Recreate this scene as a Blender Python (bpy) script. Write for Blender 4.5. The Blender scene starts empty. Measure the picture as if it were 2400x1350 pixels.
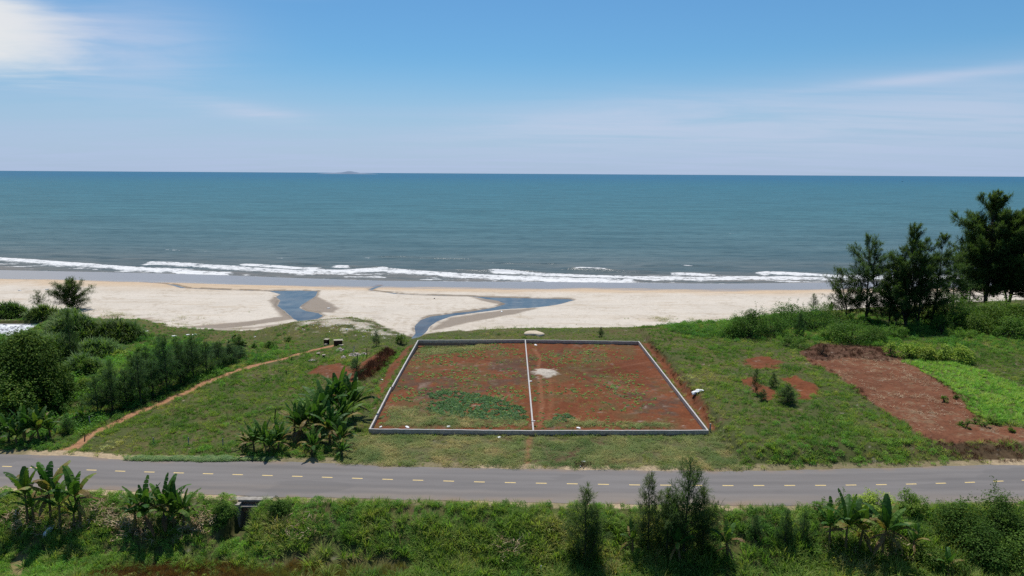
import bpy, math, random
import numpy as np
from mathutils import Matrix, Vector

# ------------------------------------------------------------------ camera, world, sun, exposure
scene = bpy.context.scene
col = scene.collection
FPX, PITCH, ROLL, CAMH = 1640.0, math.atan((675 - 406.5) / 1640.0), math.radians(0.33), 30.0
cd = bpy.data.cameras.new('camera')
cd.sensor_width = 36.0
cd.lens = FPX / 2400 * 36.0
cd.clip_start, cd.clip_end = 0.5, 200000.0
cam = bpy.data.objects.new('camera', cd)
col.objects.link(cam)
_f = np.array([0, math.cos(PITCH), -math.sin(PITCH)]); _u = np.array([0, math.sin(PITCH), math.cos(PITCH)]); _r = np.array([1., 0, 0])
_c, _s = math.cos(ROLL), math.sin(ROLL)
_X, _Y = _c * _r + _s * _u, -_s * _r + _c * _u
m = Matrix.Identity(4)
for i in range(3):
    m[i][0], m[i][1], m[i][2] = _X[i], _Y[i], -_f[i]
m[2][3] = CAMH
cam.matrix_world = m
scene.camera = cam

SUN_EL, SUN_AZ = math.radians(67), math.radians(-8)      # azimuth from +Y (sea), negative = to the left
world = bpy.data.worlds.new('World')
scene.world = world
world.use_nodes = True
sd = bpy.data.lights.new('sun', 'SUN')
sd.energy, sd.angle, sd.color = 3.45, math.radians(0.5), (1.0, 0.955, 0.89)
sun = bpy.data.objects.new('sun', sd)
col.objects.link(sun)
sdir = Vector((math.sin(SUN_AZ) * math.cos(SUN_EL), math.cos(SUN_AZ) * math.cos(SUN_EL), math.sin(SUN_EL)))
sun.rotation_euler = sdir.to_track_quat('Z', 'Y').to_euler()
sun.location = (0, 60, 90)
scene.view_settings.view_transform = 'Standard'
scene.view_settings.look = 'None'
scene.view_settings.exposure = 0.5
scene.view_settings.gamma = 1.0
scene.cycles.max_bounces = 6
scene.cycles.diffuse_bounces = 3
scene.cycles.glossy_bounces = 2
scene.cycles.transmission_bounces = 4
scene.cycles.transparent_max_bounces = 4
scene.cycles.use_denoising = False
scene.cycles.sample_clamp_direct = 1.6
scene.cycles.sample_clamp_indirect = 3.0


class NT:
    """small helper for node trees"""
    def __init__(s, tree):
        s.t = tree; s.n = tree.nodes; s.l = tree.links
    def new(s, kind, **kw):
        n = s.n.new(kind)
        for k, v in kw.items():
            setattr(n, k, v)
        return n
    def put(s, sock, v):
        if v is None:
            return
        if isinstance(v, bpy.types.NodeSocket):
            s.l.new(v, sock)
        else:
            sock.default_value = v
    def math(s, op, a, b=None, c=None, clamp=False):
        n = s.new('ShaderNodeMath', operation=op, use_clamp=clamp)
        s.put(n.inputs[0], a); s.put(n.inputs[1], b); s.put(n.inputs[2], c)
        return n.outputs[0]
    def mixc(s, f, a, b, blend='MIX'):
        n = s.new('ShaderNodeMix', data_type='RGBA', blend_type=blend)
        s.put(n.inputs[0], f); s.put(n.inputs[6], a); s.put(n.inputs[7], b)
        return n.outputs[2]
    def step(s, v, lo, hi, a=0.0, b=1.0):
        n = s.new('ShaderNodeMapRange', interpolation_type='SMOOTHSTEP')
        s.put(n.inputs[0], v); n.inputs[1].default_value = lo; n.inputs[2].default_value = hi
        n.inputs[3].default_value = a; n.inputs[4].default_value = b
        return n.outputs[0]
    def noise(s, vec, scale, detail=3.0, rough=0.55, dist=0.0):
        n = s.new('ShaderNodeTexNoise')
        s.put(n.inputs['Vector'], vec); n.inputs['Scale'].default_value = scale
        n.inputs['Detail'].default_value = detail; n.inputs['Roughness'].default_value = rough
        n.inputs['Distortion'].default_value = dist
        return n.outputs[0]
    def mapping(s, vec, scale=(1, 1, 1), rot=(0, 0, 0), loc=(0, 0, 0)):
        n = s.new('ShaderNodeMapping')
        s.put(n.inputs[0], vec); n.inputs['Location'].default_value = loc
        n.inputs['Rotation'].default_value = rot; n.inputs['Scale'].default_value = scale
        return n.outputs[0]


def C4(c):
    return (c[0], c[1], c[2], 1.0)


def build_sky():
    N = NT(world.node_tree); N.n.clear()
    out = N.new('ShaderNodeOutputWorld'); bg = N.new('ShaderNodeBackground'); bg.inputs[1].default_value = 0.061
    sky = N.new('ShaderNodeTexSky', sky_type='NISHITA', sun_disc=False)
    sky.sun_elevation, sky.sun_rotation = SUN_EL, SUN_AZ
    sky.air_density, sky.dust_density, sky.ozone_density, sky.altitude = 1.0, 0.6, 1.2, 0
    tc = N.new('ShaderNodeTexCoord'); d = tc.outputs['Generated']
    sp = N.new('ShaderNodeSeparateXYZ'); N.l.new(d, sp.inputs[0])
    el = sp.outputs[2]; az = N.math('ARCTAN2', sp.outputs[0], sp.outputs[1])
    # thin high cloud: noise on a cloud layer seen in perspective
    dz = N.math('ADD', N.math('MAXIMUM', el, 0.0), 0.06)
    cx = N.math('DIVIDE', sp.outputs[0], dz); cy = N.math('DIVIDE', sp.outputs[1], dz)
    cv = N.new('ShaderNodeCombineXYZ'); N.l.new(cx, cv.inputs[0]); N.l.new(cy, cv.inputs[1]); cv = cv.outputs[0]
    n1 = N.noise(N.mapping(cv, (0.55, 0.9, 1), (0, 0, 0.5)), 0.9, 7, 0.6, 0.6)
    n2 = N.noise(N.mapping(cv, (0.35, 0.9, 1), (0, 0, 0.35)), 1.1, 5, 0.55, 0.8)
    def blob(a0, e0, sa, se, slope=0.0):
        da = N.math('DIVIDE', N.math('SUBTRACT', az, a0), sa)
        ee = N.math('SUBTRACT', N.math('SUBTRACT', el, e0), N.math('MULTIPLY', N.math('SUBTRACT', az, a0), slope))
        de = N.math('DIVIDE', ee, se)
        r2 = N.math('ADD', N.math('POWER', N.math('ABSOLUTE', da), 2.0), N.math('POWER', N.math('ABSOLUTE', de), 2.0))
        return N.math('EXPONENT', N.math('MULTIPLY', r2, -1.0))
    veil_n = N.step(n2, 0.30, 0.75)
    base = N.mixc(1.0, sky.outputs[0], C4((0.51, 0.91, 1.18)), 'MULTIPLY')
    # whitish lavender veil low over the sea
    lav = C4((5.3, 6.4, 9.0))
    low = N.step(el, 0.165, 0.01)
    low = N.math('MULTIPLY', low, N.math('ADD', 0.80, N.math('MULTIPLY', veil_n, 0.13)))
    c1 = N.mixc(N.math('MULTIPLY', low, 0.95), base, lav)
    white = C4((9.4, 9.6, 9.5))
    edge = N.math('ADD', N.math('MULTIPLY', n1, .55), N.math('MULTIPLY', n2, .45))
    core = blob(-0.63, 0.150, 0.135, 0.062, -0.08)
    cl = N.step(N.math('ADD', N.math('MULTIPLY', core, .62), N.math('MULTIPLY', N.math('SUBTRACT', edge, .5), 1.1)), .22, .62)
    c2 = N.mixc(N.math('MULTIPLY', cl, N.step(core, .03, .35)), c1, white)
    v = N.math('ADD', N.math('MULTIPLY', blob(-0.50, 0.150, 0.12, 0.055), 0.8), N.math('MULTIPLY', blob(-0.35, 0.077, 0.07, 0.010, -0.10), 0.75))
    v = N.math('ADD', v, N.math('MULTIPLY', blob(-0.39, 0.226, 0.09, 0.007), 1.2))
    v = N.math('ADD', v, N.math('MULTIPLY', blob(0.54, 0.116, 0.16, 0.007, 0.065), 0.55))
    v = N.math('ADD', v, N.math('MULTIPLY', blob(0.52, 0.075, 0.36, 0.042, 0.05), 0.6))
    v = N.math('ADD', v, N.math('MULTIPLY', blob(0.12, 0.072, 0.20, 0.028, 0.07), 0.5))
    v = N.math('MULTIPLY', v, N.step(edge, .30, .60), clamp=True)
    c3 = N.mixc(N.math('MULTIPLY', v, 0.8), c2, C4((7.0, 7.5, 9.3)))
    # a few more clouds elsewhere, out of the picture
    back = N.math('MULTIPLY', N.step(n1, 0.52, 0.75), N.step(el, 0.30, 0.42))
    c4 = N.mixc(N.math('MULTIPLY', back, 0.6), c3, white)
    N.l.new(c4, bg.inputs[0]); N.l.new(bg.outputs[0], out.inputs[0])


build_sky()


# ------------------------------------------------------------------ numeric helpers
def ray(u, v):
    dx, dy = (u - 1200.0) / FPX, -(v - 675.0) / FPX
    dx, dy = dx * _c - dy * _s, dx * _s + dy * _c
    return _f + dx * _r + dy * _u


def at_z(u, v, z=0.0):
    d = ray(u, v); t = (z - CAMH) / d[2]
    return np.array([d[0] * t, d[1] * t])


def poly_z(pts, z):
    return np.array([at_z(u, v, z) for u, v in pts])


def sstep(x, a, b):
    t = np.clip((np.asarray(x, float) - a) / (b - a), 0, 1)
    return t * t * (3 - 2 * t)


def _hash(i, j, seed):
    h = (i.astype(np.int64) * 374761393 + j.astype(np.int64) * 668265263 + seed * 974711) & 0xFFFFFFFF
    h = ((h ^ (h >> 13)) * 1274126177) & 0xFFFFFFFF
    return ((h ^ (h >> 16)) & 0xFFFF) / 65535.0


def vnoise(x, y, seed=0):
    xi, yi = np.floor(x), np.floor(y)
    fx, fy = x - xi, y - yi
    fx, fy = fx * fx * (3 - 2 * fx), fy * fy * (3 - 2 * fy)
    a, b = _hash(xi, yi, seed), _hash(xi + 1, yi, seed)
    c, d = _hash(xi, yi + 1, seed), _hash(xi + 1, yi + 1, seed)
    return (a * (1 - fx) + b * fx) * (1 - fy) + (c * (1 - fx) + d * fx) * fy


def fbm(x, y, scale, seed=0, oct=4):
    x, y = np.asarray(x, float), np.asarray(y, float)
    v, a, s, t = 0, 1.0, 1.0 / scale, 0
    for k in range(oct):
        v = v + a * vnoise(x * s + 17.3 * k, y * s - 9.1 * k, seed + k); t += a; a *= 0.55; s *= 2.03
    return v / t                      # 0..1


def inside(P, x, y):
    """signed distance to polygon P (positive inside), world units"""
    x, y = np.asarray(x, float), np.asarray(y, float)
    sh = x.shape; x = x.ravel(); y = y.ravel()
    out = np.full(x.shape, -50.0)
    b = 8.0
    k = np.nonzero((x > P[:, 0].min() - b) & (x < P[:, 0].max() + b) & (y > P[:, 1].min() - b) & (y < P[:, 1].max() + b))[0]
    if len(k):
        X, Y = x[k], y[k]
        d2 = np.full(X.shape, 1e9); ins = np.zeros(X.shape, bool)
        n = len(P)
        for i in range(n):
            ax, ay = P[i]; bx, by = P[(i + 1) % n]
            ex, ey = bx - ax, by - ay
            t = np.clip(((X - ax) * ex + (Y - ay) * ey) / max(ex * ex + ey * ey, 1e-9), 0, 1)
            d2 = np.minimum(d2, (X - ax - t * ex) ** 2 + (Y - ay - t * ey) ** 2)
            if ay != by:
                c = ((ay > Y) != (by > Y)) & (X < (bx - ax) * (Y - ay) / (by - ay) + ax)
                ins ^= c
        out[k] = np.where(ins, 1, -1) * np.sqrt(d2)
    return out.reshape(sh)


def near_line(P, x, y):
    """distance to polyline"""
    x, y = np.asarray(x, float), np.asarray(y, float)
    sh = x.shape; x = x.ravel(); y = y.ravel()
    out = np.full(x.shape, 50.0); b = 12.0
    k = np.nonzero((x > P[:, 0].min() - b) & (x < P[:, 0].max() + b) & (y > P[:, 1].min() - b) & (y < P[:, 1].max() + b))[0]
    if len(k):
        X, Y = x[k], y[k]; d2 = np.full(X.shape, 2500.0)
        for i in range(len(P) - 1):
            ax, ay = P[i]; ex, ey = P[i + 1] - P[i]
            t = np.clip(((X - ax) * ex + (Y - ay) * ey) / max(ex * ex + ey * ey, 1e-9), 0, 1)
            d2 = np.minimum(d2, (X - ax - t * ex) ** 2 + (Y - ay - t * ey) ** 2)
        out[k] = np.sqrt(d2)
    return out.reshape(sh)


# ------------------------------------------------------------------ lines of the place (read off the photograph, laid on the ground)
def by_x(pts, z):
    P = poly_z(pts, z); P = P[np.argsort(P[:, 0])]
    return P
ROAD_C = by_x([(25, 1095), (157, 1101), (292, 1106), (496, 1112), (702, 1118), (911, 1125), (1123, 1131), (1267, 1134), (1487, 1138), (1711, 1139.6), (1939, 1139), (2093, 1137), (2246, 1133), (2397, 1127)], 0.0)
ROAD_N = by_x([(0, 1063), (160, 1067), (300, 1078), (560, 1080), (760, 1083), (900, 1093), (1300, 1099), (1700, 1104), (1860, 1101), (2100, 1096), (2400, 1088)], 0.0)
ROAD_S = by_x([(0, 1141), (270, 1148), (600, 1161), (1000, 1170), (1250, 1176), (1650, 1182), (1900, 1184), (2100, 1182), (2400, 1175)], 0.0)
VEG = by_x([(-500, 735), (-200, 748), (0, 750), (100, 745), (330, 748), (420, 766), (525, 772), (600, 772), (700, 752), (760, 748), (820, 742), (880, 752), (905, 766), (960, 785), (1000, 780), (1080, 772), (1250, 769), (1500, 766), (1690, 755), (1800, 738), (2000, 722), (2150, 712), (2400, 700), (2700, 690)], -1.3)
SHORE = by_x([(-400, 622), (0, 634), (300, 640), (500, 645), (700, 653), (900, 659), (1100, 661), (1300, 662), (1700, 666), (1940, 663), (2400, 660), (2800, 655)], -4.0)


def interp(P, x, ext=True):
    y = np.interp(x, P[:, 0], P[:, 1])
    if ext:
        s0 = (P[2, 1] - P[0, 1]) / (P[2, 0] - P[0, 0]); s1 = (P[-1, 1] - P[-3, 1]) / (P[-1, 0] - P[-3, 0])
        y = np.where(x < P[0, 0], P[0, 1] + np.clip(s0, -.1, .1) * (x - P[0, 0]), y)
        y = np.where(x > P[-1, 0], P[-1, 1] + np.clip(s1, -.1, .1) * (x - P[-1, 0]), y)
    return y
def road_c(x): return interp(ROAD_C, x)
def road_n(x): return interp(ROAD_N, x)
def road_s(x): return interp(ROAD_S, x)
def veg_y(x): return interp(VEG, x, False)
def shore_y(x): return interp(SHORE, x, False)


ZB = -1.75
WEIR_A, WEIR_B = at_z(-150, 757, -1.0), at_z(98, 757, -1.0)
STREAM1 = poly_z([(628, 675), (700, 674), (744, 676), (740, 688), (727, 697), (706, 712), (701, 719), (715, 727), (745, 733), (757, 740), (742, 749), (705, 756), (688, 747), (668, 728), (650, 714), (657, 700), (647, 690), (658, 684)], ZB - .2)
STREAM2 = poly_z([(1105, 689), (1200, 692), (1330, 694), (1348, 697), (1300, 711), (1250, 719), (1180, 723), (1120, 731), (1060, 740), (1025, 753), (1007, 766), (997, 780), (985, 792), (962, 800), (974, 782), (972, 765), (985, 751), (1010, 741), (1060, 733), (1110, 727), (1160, 717), (1185, 708), (1170, 701)], ZB - .2)
RILL1 = poly_z([(340, 652), (405, 662), (430, 670), (520, 674), (650, 677)], ZB - .3)
RILL2 = poly_z([(1110, 690), (1000, 686.5), (930, 683), (885, 676), (866, 668), (872, 662), (890, 655)], ZB - .3)
CREEK = poly_z([(742, 749), (690, 756), (600, 766), (520, 772), (420, 790)], -1.5)
BAR1 = poly_z([(676, 704), (700, 690), (712, 690), (690, 706), (668, 712)], ZB - .2)
WET = [poly_z(p, ZB) for p in (
    [(722, 697), (742, 689), (772, 706), (795, 722), (780, 732), (748, 731), (715, 724), (702, 715)],
    [(1020, 764), (1055, 744), (1180, 725), (1262, 719), (1205, 736), (1120, 752), (1005, 778)],
    [(1100, 689), (1190, 703), (1186, 714), (1130, 700)],
    [(640, 690), (655, 690), (650, 714), (668, 728), (690, 748), (640, 756), (520, 772), (420, 768), (600, 752), (660, 742), (640, 716), (632, 700)])]
STRIP = poly_z([(540, 770), (600, 763), (680, 755), (720, 752), (722, 757), (640, 766), (560, 777)], -1.5)


SANDY = poly_z([(690, 760), (750, 748), (830, 744), (908, 768), (890, 790), (800, 774), (720, 774)], -1.2)


def streams(x, y):
    w = np.maximum(inside(STREAM1, x, y), inside(STREAM2, x, y))
    w = np.maximum(w, 0.55 - near_line(RILL1, x, y)); w = np.maximum(w, 0.55 - near_line(RILL2, x, y))
    return w


def z_beach(x, y):
    d = shore_y(x) - y                                       # metres inland of the water's edge
    z = -4.0 + np.where(d < 0, np.maximum(d * 0.035, -2.5), np.clip(d, 0, 20) * 0.016)
    z = z + 1.15 * sstep(d, 15, 30) + 0.85 * sstep(d, 26, 75)
    return z + (fbm(x, y, 14, 3) - .5) * .25 * sstep(d, 12, 30)


def H(x, y, carve=True):
    x, y = np.asarray(x, float), np.asarray(y, float)
    rs, rn = road_s(x), road_n(x)
    s = rs - 0.9 - y
    z = -2.7 * np.clip(sstep(s, -.6, 7.6) * 1.08 - .06, 0, 1)
    z = z - 0.5 * np.exp(-((y - 50.5) / 1.0) ** 2) * (x > -22) * (x < 8)
    bumps = (fbm(x, y, 3.0, 11) - .5) * .5 + (fbm(x, y, 0.9, 12) - .5) * .18
    off = np.maximum(sstep(s, 0.3, 2.5), sstep(y - rn, 0.5, 3.0))
    inplot = sstep(x, -18.2, -17.2) * sstep(-x, -24.2, -23.2) * sstep(y, 77.6, 78.4) * sstep(-y, -125.2, -124.4)
    cut = sstep(x, -18.0, -16.5) * sstep(-x, -25.2, -24.4) * sstep(-y, -79, -78.4)
    z = z + bumps * off * (1 - .85 * inplot) * (1 - .6 * cut)
    # raised ground right of the plot, with a cut bank towards it
    edge = 24.0 + (fbm(y, y * 0, 5, 21) - .5) * 1.0
    z = z + 1.15 * sstep(x, edge, edge + 1.5) * sstep(y - rn, 0.6, 4.0) * (1 - sstep(y, 126, 140)) * (1 - .35 * sstep(x, 40, 60))
    # ditch and bank left of the plot, low ground far left
    z = z - 0.5 * np.exp(-((x + 19.2 + .03 * (y - 100)) / 0.9) ** 2) * sstep(y, 80, 90) * (1 - sstep(y, 124, 132))
    z = z + 0.5 * np.exp(-((x + 21.8 + .03 * (y - 100)) / 1.2) ** 2) * sstep(y, 92, 100) * (1 - sstep(y, 120, 128))
    z = z - 1.5 * sstep(y, 96, 128) * sstep(-x, 24, 44) * (1 - sstep(y, 128, 145))
    z = z - 1.25 * sstep(y, 106, 136) * sstep(-x, 2, 12) * (1 - .85 * sstep(-x, 24, 40))
    z = np.where((x < WEIR_B[0] + 1.0) & (x > WEIR_A[0] - 40) & (y < WEIR_A[1] - .2) & (y > WEIR_A[1] - 9), np.minimum(z, -2.9), z)
    t = sstep(y - veg_y(x), -9, 4) * (1 - ((x < WEIR_B[0] + 1.0) & (y < WEIR_A[1] - .2)))
    z = z * (1 - t) + z_beach(x, y) * t
    if carve:
        z = np.where((x < WEIR_B[0] + 1.0) & (x > WEIR_A[0] - 40) & (y < WEIR_A[1] + .2) & (y > WEIR_A[1] - 9), np.minimum(z, -2.9), z)
        w = streams(x, y)
        z = z - 0.5 * sstep(w, -0.9, 1.0)
    z = np.where((y > rs - 0.7) & (y < rn + 0.3), -0.05, z)
    notch = sstep(1.15 - np.abs(x + 24.1 + .12 * np.maximum(s, 0)), 0, .3) * (s > -.75) * sstep(4.6 - s, 0, 1.2)
    return np.where(notch > 0, z * (1 - notch) + np.minimum(z, -2.5) * notch, z)


def hz(x, y):
    return float(H(np.array([x]), np.array([y]))[0])


def hit(u, v):
    """where the line of sight through photo pixel (u, v) meets the ground"""
    d = ray(u, v)
    t = np.linspace(45, 330, 5701)
    z = H(d[0] * t, d[1] * t) - (CAMH + d[2] * t)
    k = np.nonzero(z > 0)[0]
    k = k[0] if len(k) else len(t) - 1
    return np.array([d[0] * t[k], d[1] * t[k], CAMH + d[2] * t[k]])


def hits(pts):
    return np.array([hit(u, v)[:2] for u, v in pts])


R_PLOT = np.array([(-16.9, 78.9), (23.35, 78.9), (23.2, 123.9), (-17.0, 124.3)])
R_LEFT = hits([(718, 876), (745, 856), (800, 850), (828, 862), (842, 850), (880, 830), (920, 815), (925, 830), (870, 885), (820, 900), (760, 884)])
R_DITCH = hits([(955, 812), (976, 806), (905, 915), (882, 960), (872, 985), (885, 905), (905, 868)])
R_BANK = np.array([(23.4, 79.5), (24.3, 79), (24.9, 84), (25.2, 90), (24.9, 98), (25.1, 108), (24.7, 122), (23.4, 124)])
R_MEAD1 = hits([(1745, 838), (1790, 832), (1845, 850), (1830, 866), (1765, 866), (1738, 852)])
R_MEAD2 = hits([(1825, 886), (1870, 878), (1912, 900), (1928, 915), (1905, 942), (1870, 936), (1850, 905)])
R_MEAD3 = hits([(1730, 890), (1770, 880), (1840, 930), (1800, 945), (1760, 920)])
FIELD = hits([(1880, 830), (1915, 818), (2070, 824), (2092, 840), (2140, 852), (2180, 880), (2230, 912), (2280, 960), (2300, 990), (2440, 1012), (2440, 1036), (2240, 1042), (2170, 1030), (2100, 985), (2025, 930), (1965, 882), (1895, 848)])
FIELD_LOW = hits([(2170, 1032), (2240, 1040), (2480, 1035), (2480, 1090), (2290, 1084), (2215, 1062)])
FIELD_TOP = hits([(1872, 826), (1915, 806), (2075, 812), (2120, 842), (2080, 846), (1990, 838), (1905, 846)])
CROP = hits([(2108, 846), (2180, 846), (2250, 850), (2310, 872), (2400, 912), (2490, 962), (2490, 1020), (2400, 998), (2330, 988), (2285, 975), (2240, 920), (2190, 885), (2150, 862)])
CUTG = hits([(826, 1022), (1000, 1022), (1662, 1024), (1690, 1016), (1735, 1078), (1732, 1100), (1000, 1094), (800, 1086), (790, 1060)])
PATH = hits([(120, 1066), (172, 1050), (215, 1018), (300, 976), (400, 934), (500, 890), (600, 856), (700, 830), (750, 818), (785, 809)])
WORN = [hits([(1242, 1024), (1238, 1050), (1234, 1096)]), hits([(1252, 818), (1266, 840), (1262, 864), (1266, 905), (1270, 950), (1264, 1000)]), hits([(1288, 890), (1292, 950), (1285, 985)])]
LIME = hit(1276, 874)[:2]
SQUASH = [hits([(1002, 925), (1040, 912), (1120, 922), (1200, 945), (1238, 960), (1240, 985), (1130, 985), (1040, 975), (998, 960)]), hits([(1296, 970), (1330, 968), (1355, 985), (1300, 990)])]
FRINGE = hits([(900, 985), (920, 955), (990, 950), (1010, 970), (1240, 982), (1246, 1000), (880, 1002)])
FRINGE2 = hits([(1275, 985), (1400, 985), (1560, 992), (1590, 1002), (1275, 1002)])
TOPGRASS = hits([(990, 806), (1120, 806), (1180, 812), (1100, 822), (985, 836)])
CREEPER = [poly_z(p, -1.4) for p in ([(1522, 740), (1580, 736), (1640, 745), (1680, 752), (1600, 758), (1540, 752)], [(205, 726), (260, 726), (330, 740), (230, 742)], [(405, 738), (450, 742), (475, 744), (420, 748)], [(815, 742), (860, 742), (905, 762), (860, 756)])]
POND = poly_z([(600, 1322), (660, 1315), (800, 1308), (900, 1322), (990, 1345), (880, 1352), (780, 1338), (600, 1345)], -3.1)
TANFG = hits([(15, 1350), (30, 1300), (75, 1278), (60, 1320), (50, 1350)])


def zones(x, y):
    """material weights of the ground at world points"""
    j = (fbm(x, y, 2.2, 31) - .5) * 2.2 + (fbm(x, y, .6, 32) - .5) * .8
    Z = {}
    Z['sand'] = sstep(y - veg_y(x) + j * 1.6, -0.6, 0.8)
    Z['strip'] = np.maximum(sstep(inside(STRIP, x, y) + j * .2, -.2, .3), .8 * sstep(inside(SANDY, x, y) * .25 + j * 1.3, -.1, .9))
    d = shore_y(x) - y
    Z['tide'] = 1 - sstep(d + (fbm(x * .25, y, 3, 33) - .5) * 7 - 9 * sstep(-x, 50, 110), 11, 17)
    w = np.max([inside(p, x, y) for p in WET], 0)
    w = np.maximum(w, streams(x, y) - .1)
    Z['wet'] = np.maximum(sstep(w + j * .5, -.7, .6), .75 * sstep(1.2 - near_line(CREEK, x, y) + j * .5, -.4, .4))
    red = inside(R_PLOT, x, y)
    for p, k in ((R_LEFT, .9), (R_DITCH, .8), (R_BANK, .5), (R_MEAD1, 1.5), (R_MEAD2, 1.0), (R_MEAD3, 1.8)):
        red = np.maximum(red, inside(p, x, y) - abs(j) * k)
    Z['red'] = sstep(red, -.25, .35)
    Z['plot'] = (inside(R_PLOT, x, y) > 0) * 1.0
    Z['field'] = sstep(np.maximum(inside(FIELD, x, y), inside(FIELD_TOP, x, y)) + j * .25, -.3, .3)
    Z['fieldtop'] = sstep(inside(FIELD_TOP, x, y) + j * .4, -.3, .5)
    Z['fieldlow'] = sstep(inside(FIELD_LOW, x, y) + j * .5, -.4, .4)
    Z['crop'] = sstep(inside(CROP, x, y) + j * .25, -.2, .2)
    Z['cut'] = sstep(inside(CUTG, x, y) + j * .4, -.4, .4)
    pw = np.interp(y, [70, 75, 110], [0.62, 0.58, 0.62])
    Z['path'] = sstep(pw - near_line(PATH, x, y) + j * .16, -.15, .2)
    Z['worn'] = np.max([sstep(.36 - near_line(p, x, y) + j * .16, -.15, .25) * f_ for p, f_ in zip(WORN, (.8, .75, .38))], 0)
    Z['lime'] = np.exp(-(((x - LIME[0] + j * .3) / 1.7) ** 2 + ((y - LIME[1] + j * .5) / 2.3) ** 2) ** 1.3) * (.55 + .9 * fbm(x, y, .7, 35))
    Z['squash'] = np.max([sstep(inside(p, x, y) + j * .5, -.3, .5) for p in SQUASH], 0)
    Z['fringe'] = np.max([sstep(inside(p, x, y) + j * .8, -.5, .8) for p in (FRINGE, FRINGE2, TOPGRASS)], 0)
    Z['verge'] = np.maximum(sstep(y - road_n(x), .95, .2), sstep(road_s(x) - y, 1.1, .3)) * (y > road_s(x) - 1.2) * (y < road_n(x) + 1.2)
    Z['creeper'] = np.max([sstep(inside(p, x, y) + j * 1.2, -.8, 1.2) for p in CREEPER], 0)
    Z['road'] = ((y > road_s(x) - .15) & (y < road_n(x) + .05)) * 1.0
    Z['tanfg'] = sstep(inside(TANFG, x, y) + j * .3, -.3, .3)
    Z['pond'] = sstep(inside(POND, x, y) + j * .4, -.2, .2)
    Z['j'] = j
    return Z


def mixn(a, b, w):
    return a * (1 - w[..., None]) + np.array(b) * w[..., None]


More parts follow.
